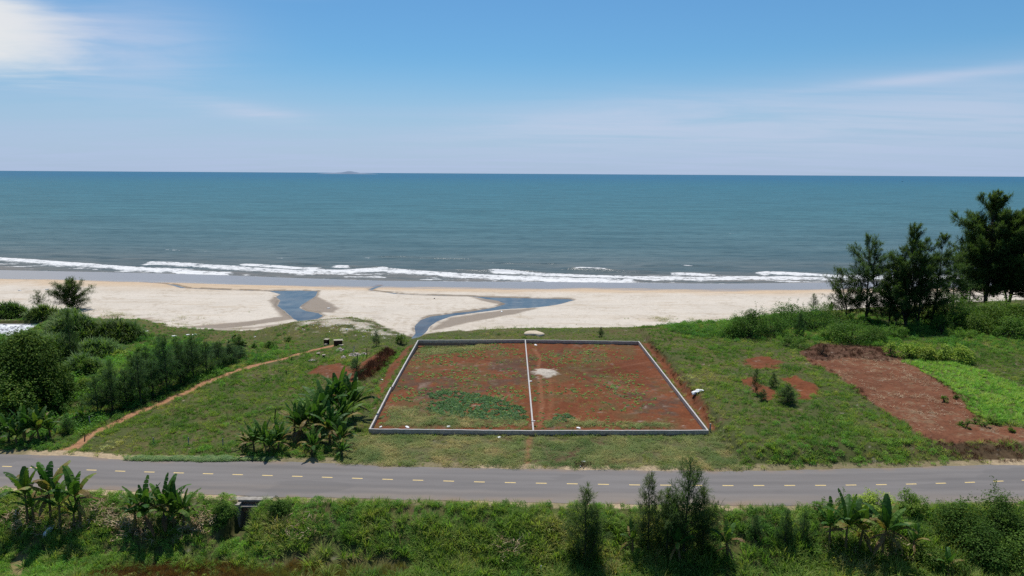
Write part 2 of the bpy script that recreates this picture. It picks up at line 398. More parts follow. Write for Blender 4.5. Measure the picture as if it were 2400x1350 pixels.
def albedo(x, y, Z):
    n1, n2, n3 = fbm(x, y, 9, 41), fbm(x, y, 2.5, 42), fbm(x, y, .8, 43)
    g = np.array([.060, .070, .022])[None] * np.ones(x.shape + (1,))
    c = mixn(np.broadcast_to(g, x.shape + (3,)).copy(), (.085, .080, .028), sstep(n1 * .6 + n2 * .4, .45, .65))
    c = mixn(c, (.085, .055, .030), sstep(n2 * .5 + n3 * .5, .55, .72) * .7)
    red = np.array([.150, .049, .020]); 
    rc = red * (0.78 + .5 * n2[..., None]) * (0.9 + .25 * (n3[..., None] - .5))
    rc = mixn(rc, (.115, .060, .034), sstep(n1 * .5 + n3 * .5, .48, .68) * .55)
    pl = Z['plot']
    # pale tyre sweeps and scraped soil inside the plot
    a = np.arctan2(y - 84, x - 30); r = np.hypot(x - 26, (y - 92) * 1.25)
    rut = sstep(np.sin(r * 1.3 + 7 * n1 + 2 * n2), .6, .98) * sstep(n1, .46, .62) * pl * sstep(x, 4, 8) * np.exp(-((y - 101) / 9) ** 2)
    rc = mixn(rc, (.19, .085, .048), rut * .45)
    rc = mixn(rc, (.085, .025, .012), pl * np.exp(-((x - 12) / 9) ** 2 - ((y - 106 - 1.5 * np.sin(x * .35)) / 3.2) ** 2) * (.5 + .9 * n3))
    for k_, (cx_, cy_, rr_) in enumerate(((26, 86, 15), (26, 86, 16.7), (8, 128, 21), (8, 128, 22.7), (-20, 108, 26), (34, 112, 24), (34, 112, 25.7))):
        rc = mixn(rc, (.17, .075, .042) if k_ % 2 else (.07, .022, .012), pl * np.exp(-((np.hypot(x - cx_, y - cy_) - rr_ - .5 * n2) / .28) ** 2) * .6 * sstep(n1, .38, .55))
    rc = mixn(rc, (.060, .042, .030), pl * sstep(n1 * .7 + n3 * .3, .56, .66) * .6)
    rc = mixn(rc, (.078, .066, .028), pl * sstep(fbm(x, y, 6, 45), .46, .62) * sstep(n2, .35, .6) * .6)
    rc = mixn(rc, (.075, .066, .028), pl * Z['fringe'] * .75)
    rc = mixn(rc, (.17, .115, .085), pl * sstep(n2 * .6 + n3 * .4, .62, .74) * .6)
    c = c * (1 - Z['red'][..., None]) + rc * Z['red'][..., None]
    f = mixn(np.array([.135, .054, .028]) * (0.75 + .5 * n2[..., None]), (.17, .12, .07), sstep(n3 * .6 + n2 * .4, .52, .7) * .55)
    f = mixn(f, (.075, .040, .025), Z['fieldtop'] * .85)
    c = c * (1 - Z['field'][..., None]) + f * Z['field'][..., None]
    c = mixn(c, (.075, .046, .026), Z['fieldlow'] * .9)
    c = mixn(c, (.07, .10, .02), Z['crop'] * .7)
    cc = mixn(np.array([.098, .092, .042]) * (0.8 + .4 * n2[..., None]), (.085, .052, .03), sstep(n1 * .4 + n2 * .6, .54, .68))
    c = c * (1 - (Z['cut'] * .9)[..., None]) + cc * (Z['cut'] * .9)[..., None]
    c = mixn(c, (.29, .150, .080), Z['path'] * (1 - sstep(-y, -72.5, -70)))
    c = mixn(c, (.24, .165, .09), Z['path'] * sstep(-y, -73, -70.3))
    c = mixn(c, (.22, .10, .05), Z['worn'] * .7)
    c = mixn(c, (.37, .33, .275), sstep(Z['lime'] + .9 * (n3 - .5) + .5 * (fbm(x, y, .35, 44) - .5), .22, .62))
    tan = sstep(fbm(x * .12, y * 0, 1.0, 51), .42, .6)
    c = mixn(c, (.34, .26, .165), Z['verge'] * (.35 + .65 * tan))
    c = mixn(c, (.20, .16, .07), Z['tanfg'] * .8)
    # sand
    s = np.array([.50, .445, .375])[None] * (.90 + .16 * n1[..., None] + .06 * (n3[..., None] - .5))
    d = shore_y(x) - y
    s = mixn(s, (.46, .335, .215), (1 - sstep(d + (n1 - .5) * 12 - 10 * sstep(-x, 40, 100), 16, 34)) * .85)
    st = np.maximum(sstep(fbm(x * .18, y, 1.4, 55), .58, .76) * .40, sstep(fbm(x * .1, y, 5, 56), .55, .7) * .18)
    s = mixn(s, (.36, .28, .19), st)
    s = mixn(s, (.33, .27, .20), sstep(fbm(x, y, .7, 59) * .6 + fbm(x, y, 5, 60) * .4, .56, .66) * .5)
    s = mixn(s, (.24, .18, .12), np.exp(-((d - 25 - 7 * (fbm(x, y * 0, 14, 66) - .5)) / .55) ** 2) * sstep(fbm(x, y, 2.5, 67), .42, .56) * .7)
    deb = sstep(fbm(x * .4, y, 1.1, 57) * .5 + n2 * .5, .50, .64) * sstep(y - veg_y(x), 10, 0) * (.4 + .6 * sstep(-x, 20, 30))
    s = mixn(s, (.20, .15, .10), deb * .75)
    s = mixn(s, (.19, .14, .09), Z['wet'] * .92)
    bankw = streams(x, y) + Z['j'] * .25
    s = mixn(s, (.13, .095, .06), np.exp(-((bankw + .45) / .4) ** 2) * .75 * sstep(fbm(x, y, 3, 58), .36, .5))
    s = mixn(s, (.235, .195, .165), Z['tide'] * .95)
    sand = np.maximum(Z['sand'], Z['strip'])
    c = c * (1 - sand[..., None]) + s * sand[..., None]
    return np.clip(c, 0, 1)


# ------------------------------------------------------------------ meshes
def mesh_np(name, V, F, mat, attrs=None, smooth=False, parent=None, link=True):
    """V (n,3), F (m,k) of one polygon size"""
    V = np.ascontiguousarray(V, np.float32); F = np.ascontiguousarray(F, np.int32)
    me = bpy.data.meshes.new(name)
    me.vertices.add(len(V)); me.vertices.foreach_set('co', V.ravel())
    k = F.shape[1]
    me.loops.add(F.size); me.loops.foreach_set('vertex_index', F.ravel())
    me.polygons.add(len(F)); me.polygons.foreach_set('loop_start', np.arange(0, F.size, k, dtype=np.int32))
    me.update(calc_edges=True)
    for an, (dom, kind, data) in (attrs or {}).items():
        a = me.attributes.new(an, kind, dom)
        a.data.foreach_set('color' if 'COLOR' in kind else 'value', np.ascontiguousarray(data, np.float32).ravel())
    me.materials.append(mat)
    me.polygons.foreach_set('use_smooth', np.full(len(F), smooth))
    ob = bpy.data.objects.new(name, me)
    if link:
        col.objects.link(ob)
    if parent is not None:
        ob.parent = parent
    return ob


def tag(o, label=None, cat=None, group=None, kind=None):
    if label: o['label'] = label
    if cat: o['category'] = cat
    if group: o['group'] = group
    if kind: o['kind'] = kind
    return o


def empty(name, loc, label, cat, group=None, rz=0.0):
    o = bpy.data.objects.new(name, None); col.objects.link(o)
    o.location = loc; o.rotation_euler = (0, 0, rz); o.empty_display_size = .5
    return tag(o, label, cat, group)


def copy_tree(o, parent=None):
    c = o.copy(); col.objects.link(c)
    if parent is not None:
        c.parent = parent
    for ch in list(o.children):
        copy_tree(ch, c)
    return c


def new_mat(name):
    mt = bpy.data.materials.new(name); mt.use_nodes = True
    N = NT(mt.node_tree); N.n.clear()
    out = N.new('ShaderNodeOutputMaterial')
    return mt, N, out


def simple_mat(name, c1, c2, scale=6.0, rough=.8, bump=.3, spec=.3, detail=5, bdist=.02):
    mt, N, out = new_mat(name)
    tc = N.new('ShaderNodeNewGeometry').outputs['Position']
    n = N.noise(tc, scale, detail, .6)
    p = N.new('ShaderNodeBsdfPrincipled')
    N.l.new(N.mixc(N.step(n, .3, .7), C4(c1), C4(c2)), p.inputs['Base Color'])
    p.inputs['Roughness'].default_value = rough; p.inputs['Specular IOR Level'].default_value = spec
    if bump:
        b = N.new('ShaderNodeBump'); b.inputs['Strength'].default_value = bump; b.inputs['Distance'].default_value = bdist
        N.l.new(N.noise(tc, scale * 3, 4), b.inputs['Height']); N.l.new(b.outputs[0], p.inputs['Normal'])
    N.l.new(p.outputs[0], out.inputs[0])
    return mt


def ground_mat():
    mt, N, out = new_mat('ground_soil_and_sand')
    a = N.new('ShaderNodeAttribute', attribute_name='alb'); w = N.new('ShaderNodeAttribute', attribute_name='wetness')
    sandy = N.new('ShaderNodeAttribute', attribute_name='sandy').outputs['Fac']
    pos = N.new('ShaderNodeNewGeometry').outputs['Position']
    n1 = N.noise(pos, 3.2, 6, .65); n2 = N.noise(pos, .9, 4, .6)
    amp = N.math('SUBTRACT', 1.0, N.math('MULTIPLY', sandy, .60))
    k = N.math('ADD', 1.0, N.math('MULTIPLY', amp, N.math('ADD', N.math('MULTIPLY', N.math('SUBTRACT', n1, .5), 1.5), N.math('MULTIPLY', N.math('SUBTRACT', n2, .5), .5))))
    kc = N.new('ShaderNodeCombineXYZ')
    for i in range(3): N.l.new(k, kc.inputs[i])
    c = N.mixc(1.0, a.outputs['Color'], kc.outputs[0], 'MULTIPLY')
    p = N.new('ShaderNodeBsdfPrincipled'); N.l.new(c, p.inputs['Base Color'])
    N.l.new(N.math('SUBTRACT', .95, N.math('MULTIPLY', w.outputs['Fac'], .88)), p.inputs['Roughness'])
    N.l.new(N.math('ADD', .12, N.math('MULTIPLY', w.outputs['Fac'], .38)), p.inputs['Specular IOR Level'])
    b = N.new('ShaderNodeBump'); b.inputs['Distance'].default_value = .06
    N.l.new(N.math('SUBTRACT', .55, N.math('MULTIPLY', w.outputs['Fac'], .62), clamp=True), b.inputs['Strength'])
    N.l.new(N.noise(pos, 5.0, 5, .65), b.inputs['Height']); N.l.new(b.outputs[0], p.inputs['Normal'])
    N.l.new(p.outputs[0], out.inputs[0])
    return mt


# ---- the ground: one height field, its faces shared out between ground, beach, path, the two plots and the crop field
def build_ground():
    ys = np.concatenate([[-2500, -700, -250, -90, -30], np.arange(0, 44, 4.), np.arange(44, 140, .26), np.arange(140, 262, .42), np.arange(262, 300, 4)])
    s = np.concatenate([[-22, -6, -3, -1.8], np.linspace(-1.25, 1.25, 1000), [1.8, 3, 6, 22]])
    hw = np.maximum(74, 74 + .74 * (ys - 62))
    X = s[None, :] * hw[:, None]; Y = np.repeat(ys[:, None], len(s), 1)
    Z = zones(X, Y); A = albedo(X, Y, Z); Hh = H(X, Y)
    sand = np.maximum(Z['sand'], Z['strip'])
    rough = Z['red'] * (1 - Z['path'])
    Hh = Hh + rough * ((fbm(X, Y, 1.2, 61) - .5) * .22 + (fbm(X, Y, .4, 62) - .5) * .12) + (Z['field'] * (fbm(X, Y, .7, 63) - .5) * .2)
    Hh = Hh + sand * (1 - Z['tide']) * (fbm(X, Y, 1.0, 64) - .5) * .10
    Hh = np.where(Z['road'] > 0, -.05, Hh)
    Hh = Hh + np.clip(Z['lime'], 0, 1) * .18
    ny, nx = X.shape
    V = np.stack([X, Y, Hh], -1).reshape(-1, 3)
    idx = np.arange(nx * ny).reshape(ny, nx)
    F = np.stack([idx[:-1, :-1], idx[:-1, 1:], idx[1:, 1:], idx[1:, :-1]], -1).reshape(-1, 4)
    fx, fy = V[F].mean(1)[:, 0], V[F].mean(1)[:, 1]
    mid = lambda q: q.reshape(-1)[F].mean(1)
    xd = 2.5
    zone = np.zeros(len(F), int)
    zone[mid(sand) > .5] = 1
    zone[mid(Z['path']) > .5] = 2
    pin = mid(Z['plot']) > .5
    zone[pin] = 3
    zone[(mid(Z['field']) > .5) & (mid(Z['crop']) < .5)] = 4
    wet = np.clip(np.maximum(Z['tide'] * .82, Z['wet'] * .45) * sand, 0, 1)
    mt = ground_mat()
    for k, nm in enumerate(('ground', 'beach', 'path', 'plot_ground', 'field')):
        f = F[zone == k]
        u, inv = np.unique(f, return_inverse=True)
        o = mesh_np(nm, V[u], inv.reshape(f.shape), mt, {'alb': ('POINT', 'FLOAT_COLOR', np.concatenate([A.reshape(-1, 3)[u], np.ones((len(u), 1))], 1)),
            'wetness': ('POINT', 'FLOAT', wet.reshape(-1)[u]), 'sandy': ('POINT', 'FLOAT', sand.reshape(-1)[u])}, True)
        o['kind'] = 'structure'
    # stream water: sheets that follow the smooth beach just below its surface
    W = streams(X, Y)
    ok = (W > -1.0).reshape(-1)[F].all(1)
    f = F[ok]; u, inv = np.unique(f, return_inverse=True)
    zz = H(X, Y, False).reshape(-1)
    Vw = V.copy(); Vw[:, 2] = zz - .22
    mtw, N, out = new_mat('stream_water')
    pos = N.new('ShaderNodeNewGeometry').outputs['Position']
    p = N.new('ShaderNodeBsdfPrincipled'); p.inputs['Roughness'].default_value = .12; p.inputs['IOR'].default_value = 1.33; p.inputs['Specular IOR Level'].default_value = .36
    N.l.new(N.mixc(N.step(N.noise(N.mapping(pos, (.5, .2, 1)), .8, 3), .35, .65), C4((.055, .050, .048)), C4((.105, .088, .072))), p.inputs['Base Color'])
    b = N.new('ShaderNodeBump'); b.inputs['Strength'].default_value = .22; b.inputs['Distance'].default_value = .05
    N.l.new(N.noise(N.mapping(pos, (1, .5, 1)), 3.0, 3), b.inputs['Height']); N.l.new(b.outputs[0], p.inputs['Normal'])
    N.l.new(p.outputs[0], out.inputs[0])
    o = mesh_np('stream', Vw[u], inv.reshape(f.shape), mtw, None, True); o['kind'] = 'structure'
    # ditch water at the foot of the embankment
    P = np.array([(-22, 50.0), (-10, 52.9), (-4, 52.6), (-6, 49), (-20, 48)])
    gx, gy = np.meshgrid(np.linspace(-24, 10, 30), np.linspace(46, 53.2, 8)); n = gx.size
    gi = np.arange(n).reshape(gx.shape)
    mud = simple_mat('ditch_water', (.03, .026, .022), (.045, .036, .03), 1.0, .08, .1, .5)
    o = mesh_np('ditch_water', np.stack([gx.ravel(), gy.ravel(), np.full(n, -3.13)], -1), np.stack([gi[:-1, :-1], gi[:-1, 1:], gi[1:, 1:], gi[1:, :-1]], -1).reshape(-1, 4), mud)
    o['kind'] = 'structure'


build_ground()


# ---- sea
BREAK = [  # crest lines (photo px at sea level): points, width of the foam behind (m), crest height
    ([(-200, 598), (0, 605), (100, 611), (230, 620), (340, 629), (450, 635), (560, 641)], 11, .25),
    ([(338, 615), (400, 616), (450, 620), (560, 627), (640, 633), (760, 640)], 9, .5),
    ([(555, 621), (600, 622), (640, 624), (720, 631), (765, 632)], 6, .5),
    ([(772, 624), (800, 624), (832, 628)], 5, .45),
    ([(700, 632), (800, 634), (860, 631), (905, 630), (955, 634), (1050, 640), (1150, 646), (1300, 652), (1500, 657)], 13, .35),
    ([(1138, 635), (1200, 638), (1300, 644), (1400, 648), (1600, 653), (1750, 650), (1950, 653)], 8, .4),
    ([(1560, 642), (1620, 641), (1690, 647)], 7, .45), ([(1760, 641), (1800, 638), (1880, 641), (1960, 647), (2100, 650), (2400, 646), (2700, 640)], 9, .35),
    ([(1335, 632), (1380, 631), (1435, 635)], 3, .4)]
CAPS = [((372, 586), (432, 589)), ((0, 540), (30, 541)), ((640, 604), (668, 605)), ((846, 604), (870, 605)), ((1680, 545), (1735, 548)), ((1580, 622), (1640, 624)), ((470, 589), (492, 590)), ((960, 590), (975, 590)), ((0, 571), (18, 571)), ((100, 562), (130, 563))]
SWELL = [([(800, 625), (870, 629), (930, 630)], .5), ([(1030, 634), (1140, 635), (1300, 641)], .5), ([(1300, 630), (1340, 632), (1450, 636), (1560, 640)], .6), ([(640, 618), (700, 619), (780, 624)], .55), ([(300, 583), (360, 586), (470, 589)], .45),
         ([(860, 601), (1000, 605), (1150, 608)], .35), ([(1480, 624), (1600, 622), (1750, 627)], .4), ([(100, 597), (300, 607), (520, 612)], .3), ([(1900, 620), (2100, 624), (2300, 620)], .35), ([(1100, 615), (1250, 618), (1350, 619)], .3)]


def build_sea():
    ys = np.concatenate([np.arange(200, 300, .45), np.arange(300, 420, 1.2), 420 * 1.06 ** np.arange(0, 92)])
    s = np.linspace(-1, 1, 900)
    hw = 60 + .8 * ys + .0 * ys
    X = s[None] * hw[:, None]; Y = np.repeat(ys[:, None], len(s), 1)
    foam = np.zeros(X.shape); Zz = np.full(X.shape, -4.0); thin = np.zeros(X.shape)
    jit = (fbm(X * .5, Y, 5, 71) - .5) * 5.0
    lim = Y < 330
    for pts, wd, hgt in BREAK:
        P = by_x(pts, -4.0)
        yc = np.interp(X, P[:, 0], P[:, 1]) + jit * .5
        inx = sstep(X, P[0, 0] - 2, P[0, 0] + 4) * (1 - sstep(X, P[-1, 0] - 4, P[-1, 0] + 2))
        t = (yc - Y)                                     # metres shoreward of the crest
        wv = wd * (.55 + .9 * fbm(X, Y * .3, 9, 72))
        brk = sstep(fbm(X * .5, Y * .1, 6, 73 + len(pts)), .34, .50)
        f = sstep(t, -.5, .2) * np.maximum(.70 * brk * (1 - sstep(t, wv * .12, wv * .34)), .74 * (1 - sstep(t, wv * .35, wv * 1.25)) * (.60 + .6 * fbm(X * .7, Y, 3, 77))) * inx
        foam = np.maximum(foam, f * np.where(lim, 1, 0))
        Zz += np.where(lim, hgt * np.exp(-(np.maximum(t, -t * .45) / 1.6) ** 2) * inx, 0)
    for pts, hgt in SWELL:
        P = by_x(pts, -4.0); yc = np.interp(X, P[:, 0], P[:, 1]) + jit * .4
        inx = sstep(X, P[0, 0], P[0, 0] + 7) * (1 - sstep(X, P[-1, 0] - 7, P[-1, 0])); t = yc - Y
        Zz += np.where(Y < 420, hgt * np.exp(-(np.maximum(t, -t * .4) / 1.5) ** 2) * inx, 0)
    for a, b in CAPS:
        P = by_x([a, b], -4.0); yc = np.interp(X, P[:, 0], P[:, 1]); L = P[1, 0] - P[0, 0]
        inx = sstep(X, P[0, 0], P[0, 0] + .3 * L) * (1 - sstep(X, P[1, 0] - .3 * L, P[1, 0]))
        foam = np.maximum(foam, .58 * np.exp(-((yc - Y) / (.6 + .003 * (Y - 250))) ** 2) * inx * (.5 + .8 * fbm(X, Y * 0, 2, 79)))
    d = Y - shore_y(X)                                   # metres seaward of the water's edge
    sw = sstep(fbm(X * .45, Y, 4, 74) - .02 * np.abs(d - 12), .36, .62) * sstep(d, 0.5, 3) * (1 - sstep(d, 12, 30))
    foam = np.maximum(foam, sw * .60)
    edge = np.exp(-((d - .9 - (fbm(X, Y * 0, 6, 75) - .5) * 2.2) / .5) ** 2)
    foam = np.maximum(foam, edge * .55)
    Zz += .10 * np.sin(Y * .42 + 3 * fbm(X * .3, Y, 30, 76)) * sstep(d, 20, 60) * (Y < 600)
    Zz = Zz - .05 * (1 - sstep(d, 0, 6))
    ny, nx = X.shape; idx = np.arange(nx * ny).reshape(ny, nx)
    F = np.stack([idx[:-1, :-1], idx[:-1, 1:], idx[1:, 1:], idx[1:, :-1]], -1).reshape(-1, 4)
    keep = d.reshape(-1)[F].max(1) > -6
    F = F[keep]; u, inv = np.unique(F, return_inverse=True)
    mt, N, out = new_mat('sea_water')
    pos = N.new('ShaderNodeNewGeometry').outputs['Position']
    fa = N.new('ShaderNodeAttribute', attribute_name='foam').outputs['Fac']; da = N.new('ShaderNodeAttribute', attribute_name='offshore').outputs['Fac']
    ramp = N.new('ShaderNodeValToRGB'); N.l.new(da, ramp.inputs[0])
    cr = ramp.color_ramp
    for i, (p_, c_) in enumerate([(0.0, (.20, .17, .14)), (.10, (.135, .132, .120)), (.28, (.090, .144, .152)), (.5, (.060, .160, .186)), (.78, (.036, .154, .212)), (1.0, (.014, .126, .240))]):
        e = cr.elements[i] if i < 2 else cr.elements.new(p_)
        e.position = p_; e.color = C4(c_)
    streak = N.noise(N.mapping(pos, (.012, .05, 1)), 1.0, 5, .6)
    streak2 = N.noise(N.mapping(pos, (.09, .55, 1), (0, 0, .06)), 1.0, 5, .65)
    cm = N.mixc(N.step(streak, .35, .68, 0, .5), ramp.outputs[0], C4((.02, .065, .08)))
    cm = N.mixc(N.step(streak2, .42, .70, 0, .75), cm, C4((.022, .050, .058)))
    fn = N.noise(N.mapping(pos, (.32, .8, 1)), 1.6, 6, .72, .3)
    fm = N.step(N.math('ADD', fa, N.math('MULTIPLY', N.math('SUBTRACT', fn, .5), 1.7)), .42, .66)
    fm = N.math('MULTIPLY', fm, N.step(fa, .03, .15))
    dif = N.new('ShaderNodeBsdfPrincipled'); dif.inputs['Roughness'].default_value = .9; dif.inputs['Specular IOR Level'].default_value = 0.0
    N.l.new(cm, dif.inputs['Base Color'])
    b = N.new('ShaderNodeBump'); b.inputs['Strength'].default_value = 1.0; b.inputs['Distance'].default_value = 1.0
    w1 = N.noise(N.mapping(pos, (.10, .34, 1), (0, 0, .05)), 1.0, 5, .62)
    w2 = N.noise(N.mapping(pos, (.6, 1.3, 1), (0, 0, -.1)), 1.0, 4, .6)
    N.l.new(N.math('ADD', N.math('MULTIPLY', w1, .62), N.math('MULTIPLY', w2, .07)), b.inputs['Height'])
    N.l.new(b.outputs[0], dif.inputs['Normal'])
    gl = N.new('ShaderNodeBsdfGlossy'); gl.inputs['Roughness'].default_value = .20; gl.inputs['Color'].default_value = (1, 1, 1, 1)
    N.l.new(b.outputs[0], gl.inputs['Normal'])
    fr = N.new('ShaderNodeFresnel'); fr.inputs[0].default_value = 1.33; N.l.new(b.outputs[0], fr.inputs[1])
    mx = N.new('ShaderNodeMixShader'); N.l.new(N.math('MINIMUM', N.math('MULTIPLY', fr.outputs[0], .45), .11), mx.inputs[0]); N.l.new(dif.outputs[0], mx.inputs[1]); N.l.new(gl.outputs[0], mx.inputs[2])
    fo = N.new('ShaderNodeBsdfDiffuse'); fo.inputs[0].default_value = (.62, .62, .615, 1)
    m2 = N.new('ShaderNodeMixShader'); N.l.new(fm, m2.inputs[0]); N.l.new(mx.outputs[0], m2.inputs[1]); N.l.new(fo.outputs[0], m2.inputs[2])
    N.l.new(m2.outputs[0], out.inputs[0])
    off = np.clip(np.log1p(np.maximum(d, 0) / 25.0) / math.log1p(6000 / 25.0), 0, 1)
    V = np.stack([X, Y, Zz], -1).reshape(-1, 3)[u]
    o = mesh_np('sea', V, inv.reshape(F.shape), mt, {'foam': ('POINT', 'FLOAT', foam.reshape(-1)[u]), 'offshore': ('POINT', 'FLOAT', off.reshape(-1)[u])}, True)
    o['kind'] = 'structure'


build_sea()


# ---- road
def asphalt_mat():
    mt, N, out = new_mat('worn_asphalt')
    pos = N.new('ShaderNodeNewGeometry').outputs['Position']
    ac = N.new('ShaderNodeAttribute', attribute_name='across').outputs['Fac']
    c = N.mixc(N.step(N.noise(N.mapping(pos, (.05, .7, 1)), 1.0, 5, .6), .35, .7), C4((.150, .137, .130)), C4((.176, .162, .154)))
    c = N.mixc(N.step(N.noise(pos, 14.0, 3, .7), .3, .75, 0, .3), c, C4((.115, .106, .102)))
    c = N.mixc(N.step(N.noise(N.mapping(pos, (.09, 1.4, 1)), 1.0, 4, .6), .58, .72, 0, .4), c, C4((.122, .113, .109)))
    dust = N.math('MULTIPLY', N.step(ac, .44, .02), N.step(N.noise(N.mapping(pos, (.05, .35, 1)), 1.0, 5), .32, .68))
    c = N.mixc(N.math('MULTIPLY', dust, .6), c, C4((.23, .185, .145)))
    for tr_ in (.16, .34, .60, .80):
        band = N.math('MULTIPLY', N.step(N.math('ABSOLUTE', N.math('SUBTRACT', ac, tr_)), .075, .01), N.step(N.noise(N.mapping(pos, (.04, .5, 1)), 1.0, 4), .3, .65))
        c = N.mixc(N.math('MULTIPLY', band, .42), c, C4((.105, .098, .095)))
    patch = N.step(N.noise(N.mapping(pos, (.12, .35, 1)), .55, 3, .5), .60, .63)
    c = N.mixc(N.math('MULTIPLY', patch, .38), c, C4((.11, .103, .10)))
    rd = N.math('MULTIPLY', N.step(N.math('ABSOLUTE', N.math('SUBTRACT', ac, .5)), .34, .5), N.step(N.noise(pos, .35, 5), .42, .68))
    c = N.mixc(N.math('MULTIPLY', rd, .55), c, C4((.24, .16, .10)))
    seam = N.math('MULTIPLY', N.step(N.math('ABSOLUTE', N.math('SUBTRACT', ac, .47)), .012, .004), N.step(N.noise(pos, .4, 3), .4, .6))
    c = N.mixc(N.math('MULTIPLY', seam, .35), c, C4((.10, .095, .09)))
    p = N.new('ShaderNodeBsdfPrincipled'); N.l.new(c, p.inputs['Base Color'])
    p.inputs['Roughness'].default_value = .88; p.inputs['Specular IOR Level'].default_value = .25
    b = N.new('ShaderNodeBump'); b.inputs['Strength'].default_value = .25; b.inputs['Distance'].default_value = .01
    N.l.new(N.noise(pos, 30, 2), b.inputs['Height']); N.l.new(b.outputs[0], p.inputs['Normal'])
    N.l.new(p.outputs[0], out.inputs[0])
    return mt


def build_road():
    xs = np.arange(-260, 260.1, .5); t = np.linspace(0, 1, 15)
    j0 = (fbm(xs, xs * 0, 3.0, 81) - .5) * .5 + (fbm(xs, xs * 0, .8, 83) - .5) * .25
    j1 = (fbm(xs, xs * 0, 3.0, 82) - .5) * .5 + (fbm(xs, xs * 0, .8, 84) - .5) * .25
    a, b = road_s(xs) + j0 - .05, road_n(xs) + j1 + .05
    X = np.repeat(xs[:, None], len(t), 1); Y = a[:, None] * (1 - t) + b[:, None] * t
    Zr = .012 + .05 * (1 - (2 * t - 1) ** 2)[None] * np.ones_like(X)
    Zr[:, 0] = Zr[:, -1] = -.03
    idx = np.arange(X.size).reshape(X.shape)
    F = np.stack([idx[:-1, :-1], idx[1:, :-1], idx[1:, 1:], idx[:-1, 1:]], -1).reshape(-1, 4)
    o = mesh_np('road', np.stack([X, Y, Zr], -1).reshape(-1, 3), F, asphalt_mat(), {'across': ('POINT', 'FLOAT', np.repeat(t[None], len(xs), 0))}, True)
    o['kind'] = 'structure'
    ym = simple_mat('yellow_road_paint', (.50, .38, .18), (.64, .48, .20), 9.0, .7, .1, .2, 6)
    def rz(x, y):
        tt = np.clip((y - road_s(x)) / (road_n(x) - road_s(x)), 0, 1)
        return .012 + .05 * (1 - (2 * tt - 1) ** 2)
    k = 0
    for i in range(-26, 27):
        x0 = -.06 + 3.035 * i
        q = np.linspace(x0 - .53, x0 + .53, 5); yc = road_c(q) + .0
        V = np.concatenate([np.stack([q, yc - .085, rz(q, yc - .085) + .006], -1), np.stack([q, yc + .085, rz(q, yc + .085) + .006], -1)])
        F = np.array([(n, n + 1, n + 6, n + 5) for n in range(4)])
        mesh_np('lane_dash', V, F, ym, None, False, o)


build_road()


# ------------------------------------------------------------------ plant materials
def leaf_mat(name, stops, trans=.35, rough=.5, spec=.35, inst=False, var=.35, tcol=(1.15, 1.25, .55)):
    """stops: list of (pos, colour) along the 0..1 leaf tone; inst: tone comes from the scattered instance"""
    mt, N, out = new_mat(name)
    sh = N.new('ShaderNodeAttribute', attribute_name='shade').outputs['Fac']
    if inst:
        ti = N.new('ShaderNodeAttribute', attribute_name='tint', attribute_type='INSTANCER').outputs['Fac']
        tone = N.math('ADD', ti, N.math('MULTIPLY', N.math('SUBTRACT', sh, .5), var))
    else:
        tone = sh
    rp = N.new('ShaderNodeValToRGB'); N.l.new(tone, rp.inputs[0])
    for i, (p_, c_) in enumerate(stops):
        e = rp.color_ramp.elements[i] if i < 2 else rp.color_ramp.elements.new(p_)
        e.position = p_; e.color = C4(c_)
    rnd = N.new('ShaderNodeObjectInfo').outputs['Random']
    hsv = N.new('ShaderNodeHueSaturation'); N.l.new(rp.outputs[0], hsv.inputs['Color'])
    N.l.new(N.math('ADD', .82, N.math('MULTIPLY', rnd, .36)), hsv.inputs['Value'])
    N.l.new(N.math('ADD', .488, N.math('MULTIPLY', N.math('FRACT', N.math('MULTIPLY', rnd, 7.31)), .024)), hsv.inputs['Hue'])
    c = hsv.outputs[0]
    p = N.new('ShaderNodeBsdfPrincipled'); N.l.new(c, p.inputs['Base Color'])
    p.inputs['Roughness'].default_value = rough; p.inputs['Specular IOR Level'].default_value = spec
    t = N.new('ShaderNodeBsdfTranslucent'); N.l.new(N.mixc(1.0, c, C4(tcol), 'MULTIPLY'), t.inputs[0])
    mx = N.new('ShaderNodeMixShader'); mx.inputs[0].default_value = trans
    N.l.new(p.outputs[0], mx.inputs[1]); N.l.new(t.outputs[0], mx.inputs[2]); N.l.new(mx.outputs[0], out.inputs[0])
    return mt


M_GRASS = leaf_mat('grass_blades', [(0, (0.076, 0.159, 0.031)), (.30, (0.159, 0.271, 0.046)), (.55, (0.271, 0.335, 0.076)), (.78, (0.425, 0.359, 0.142)), (1, (0.570, 0.570, 0.309))], 0.45, 0.6, 0.2, True)
M_WEED = leaf_mat('weed_leaves', [(0, (0.066, 0.166, 0.038)), (.4, (0.151, 0.317, 0.054)), (.7, (0.285, 0.438, 0.084)), (1, (0.482, 0.452, 0.151))], 0.45, 0.6, 0.2, True)
M_HAY = leaf_mat('cut_grass_blades', [(0, (0.099, 0.162, 0.040)), (.4, (0.206, 0.246, 0.074)), (.7, (0.314, 0.283, 0.102)), (1, (0.468, 0.360, 0.149))], 0.3, 0.6, 0.15, True)
M_CROP = leaf_mat('crop_leaves', [(0, (0.165, 0.333, 0.061)), (.5, (0.300, 0.525, 0.097)), (1, (0.463, 0.525, 0.146))], 0.35, 0.6, 0.2, True)
M_SQUASH = leaf_mat('squash_leaves', [(0, (0.086, 0.171, 0.068)), (.5, (0.153, 0.273, 0.111)), (1, (.34, .40, .12))], 0.35, 0.6, 0.2, True)
M_DRY = leaf_mat('dry_stems', [(0, (.045, .018, .012)), (.5, (.10, .040, .024)), (1, (.20, .12, .07))], .15, .8, .1, True)
M_STRAW = leaf_mat('straw', [(0, (.20, .13, .07)), (.5, (.34, .25, .15)), (1, (.50, .40, .27))], .1, .8, .1, True)
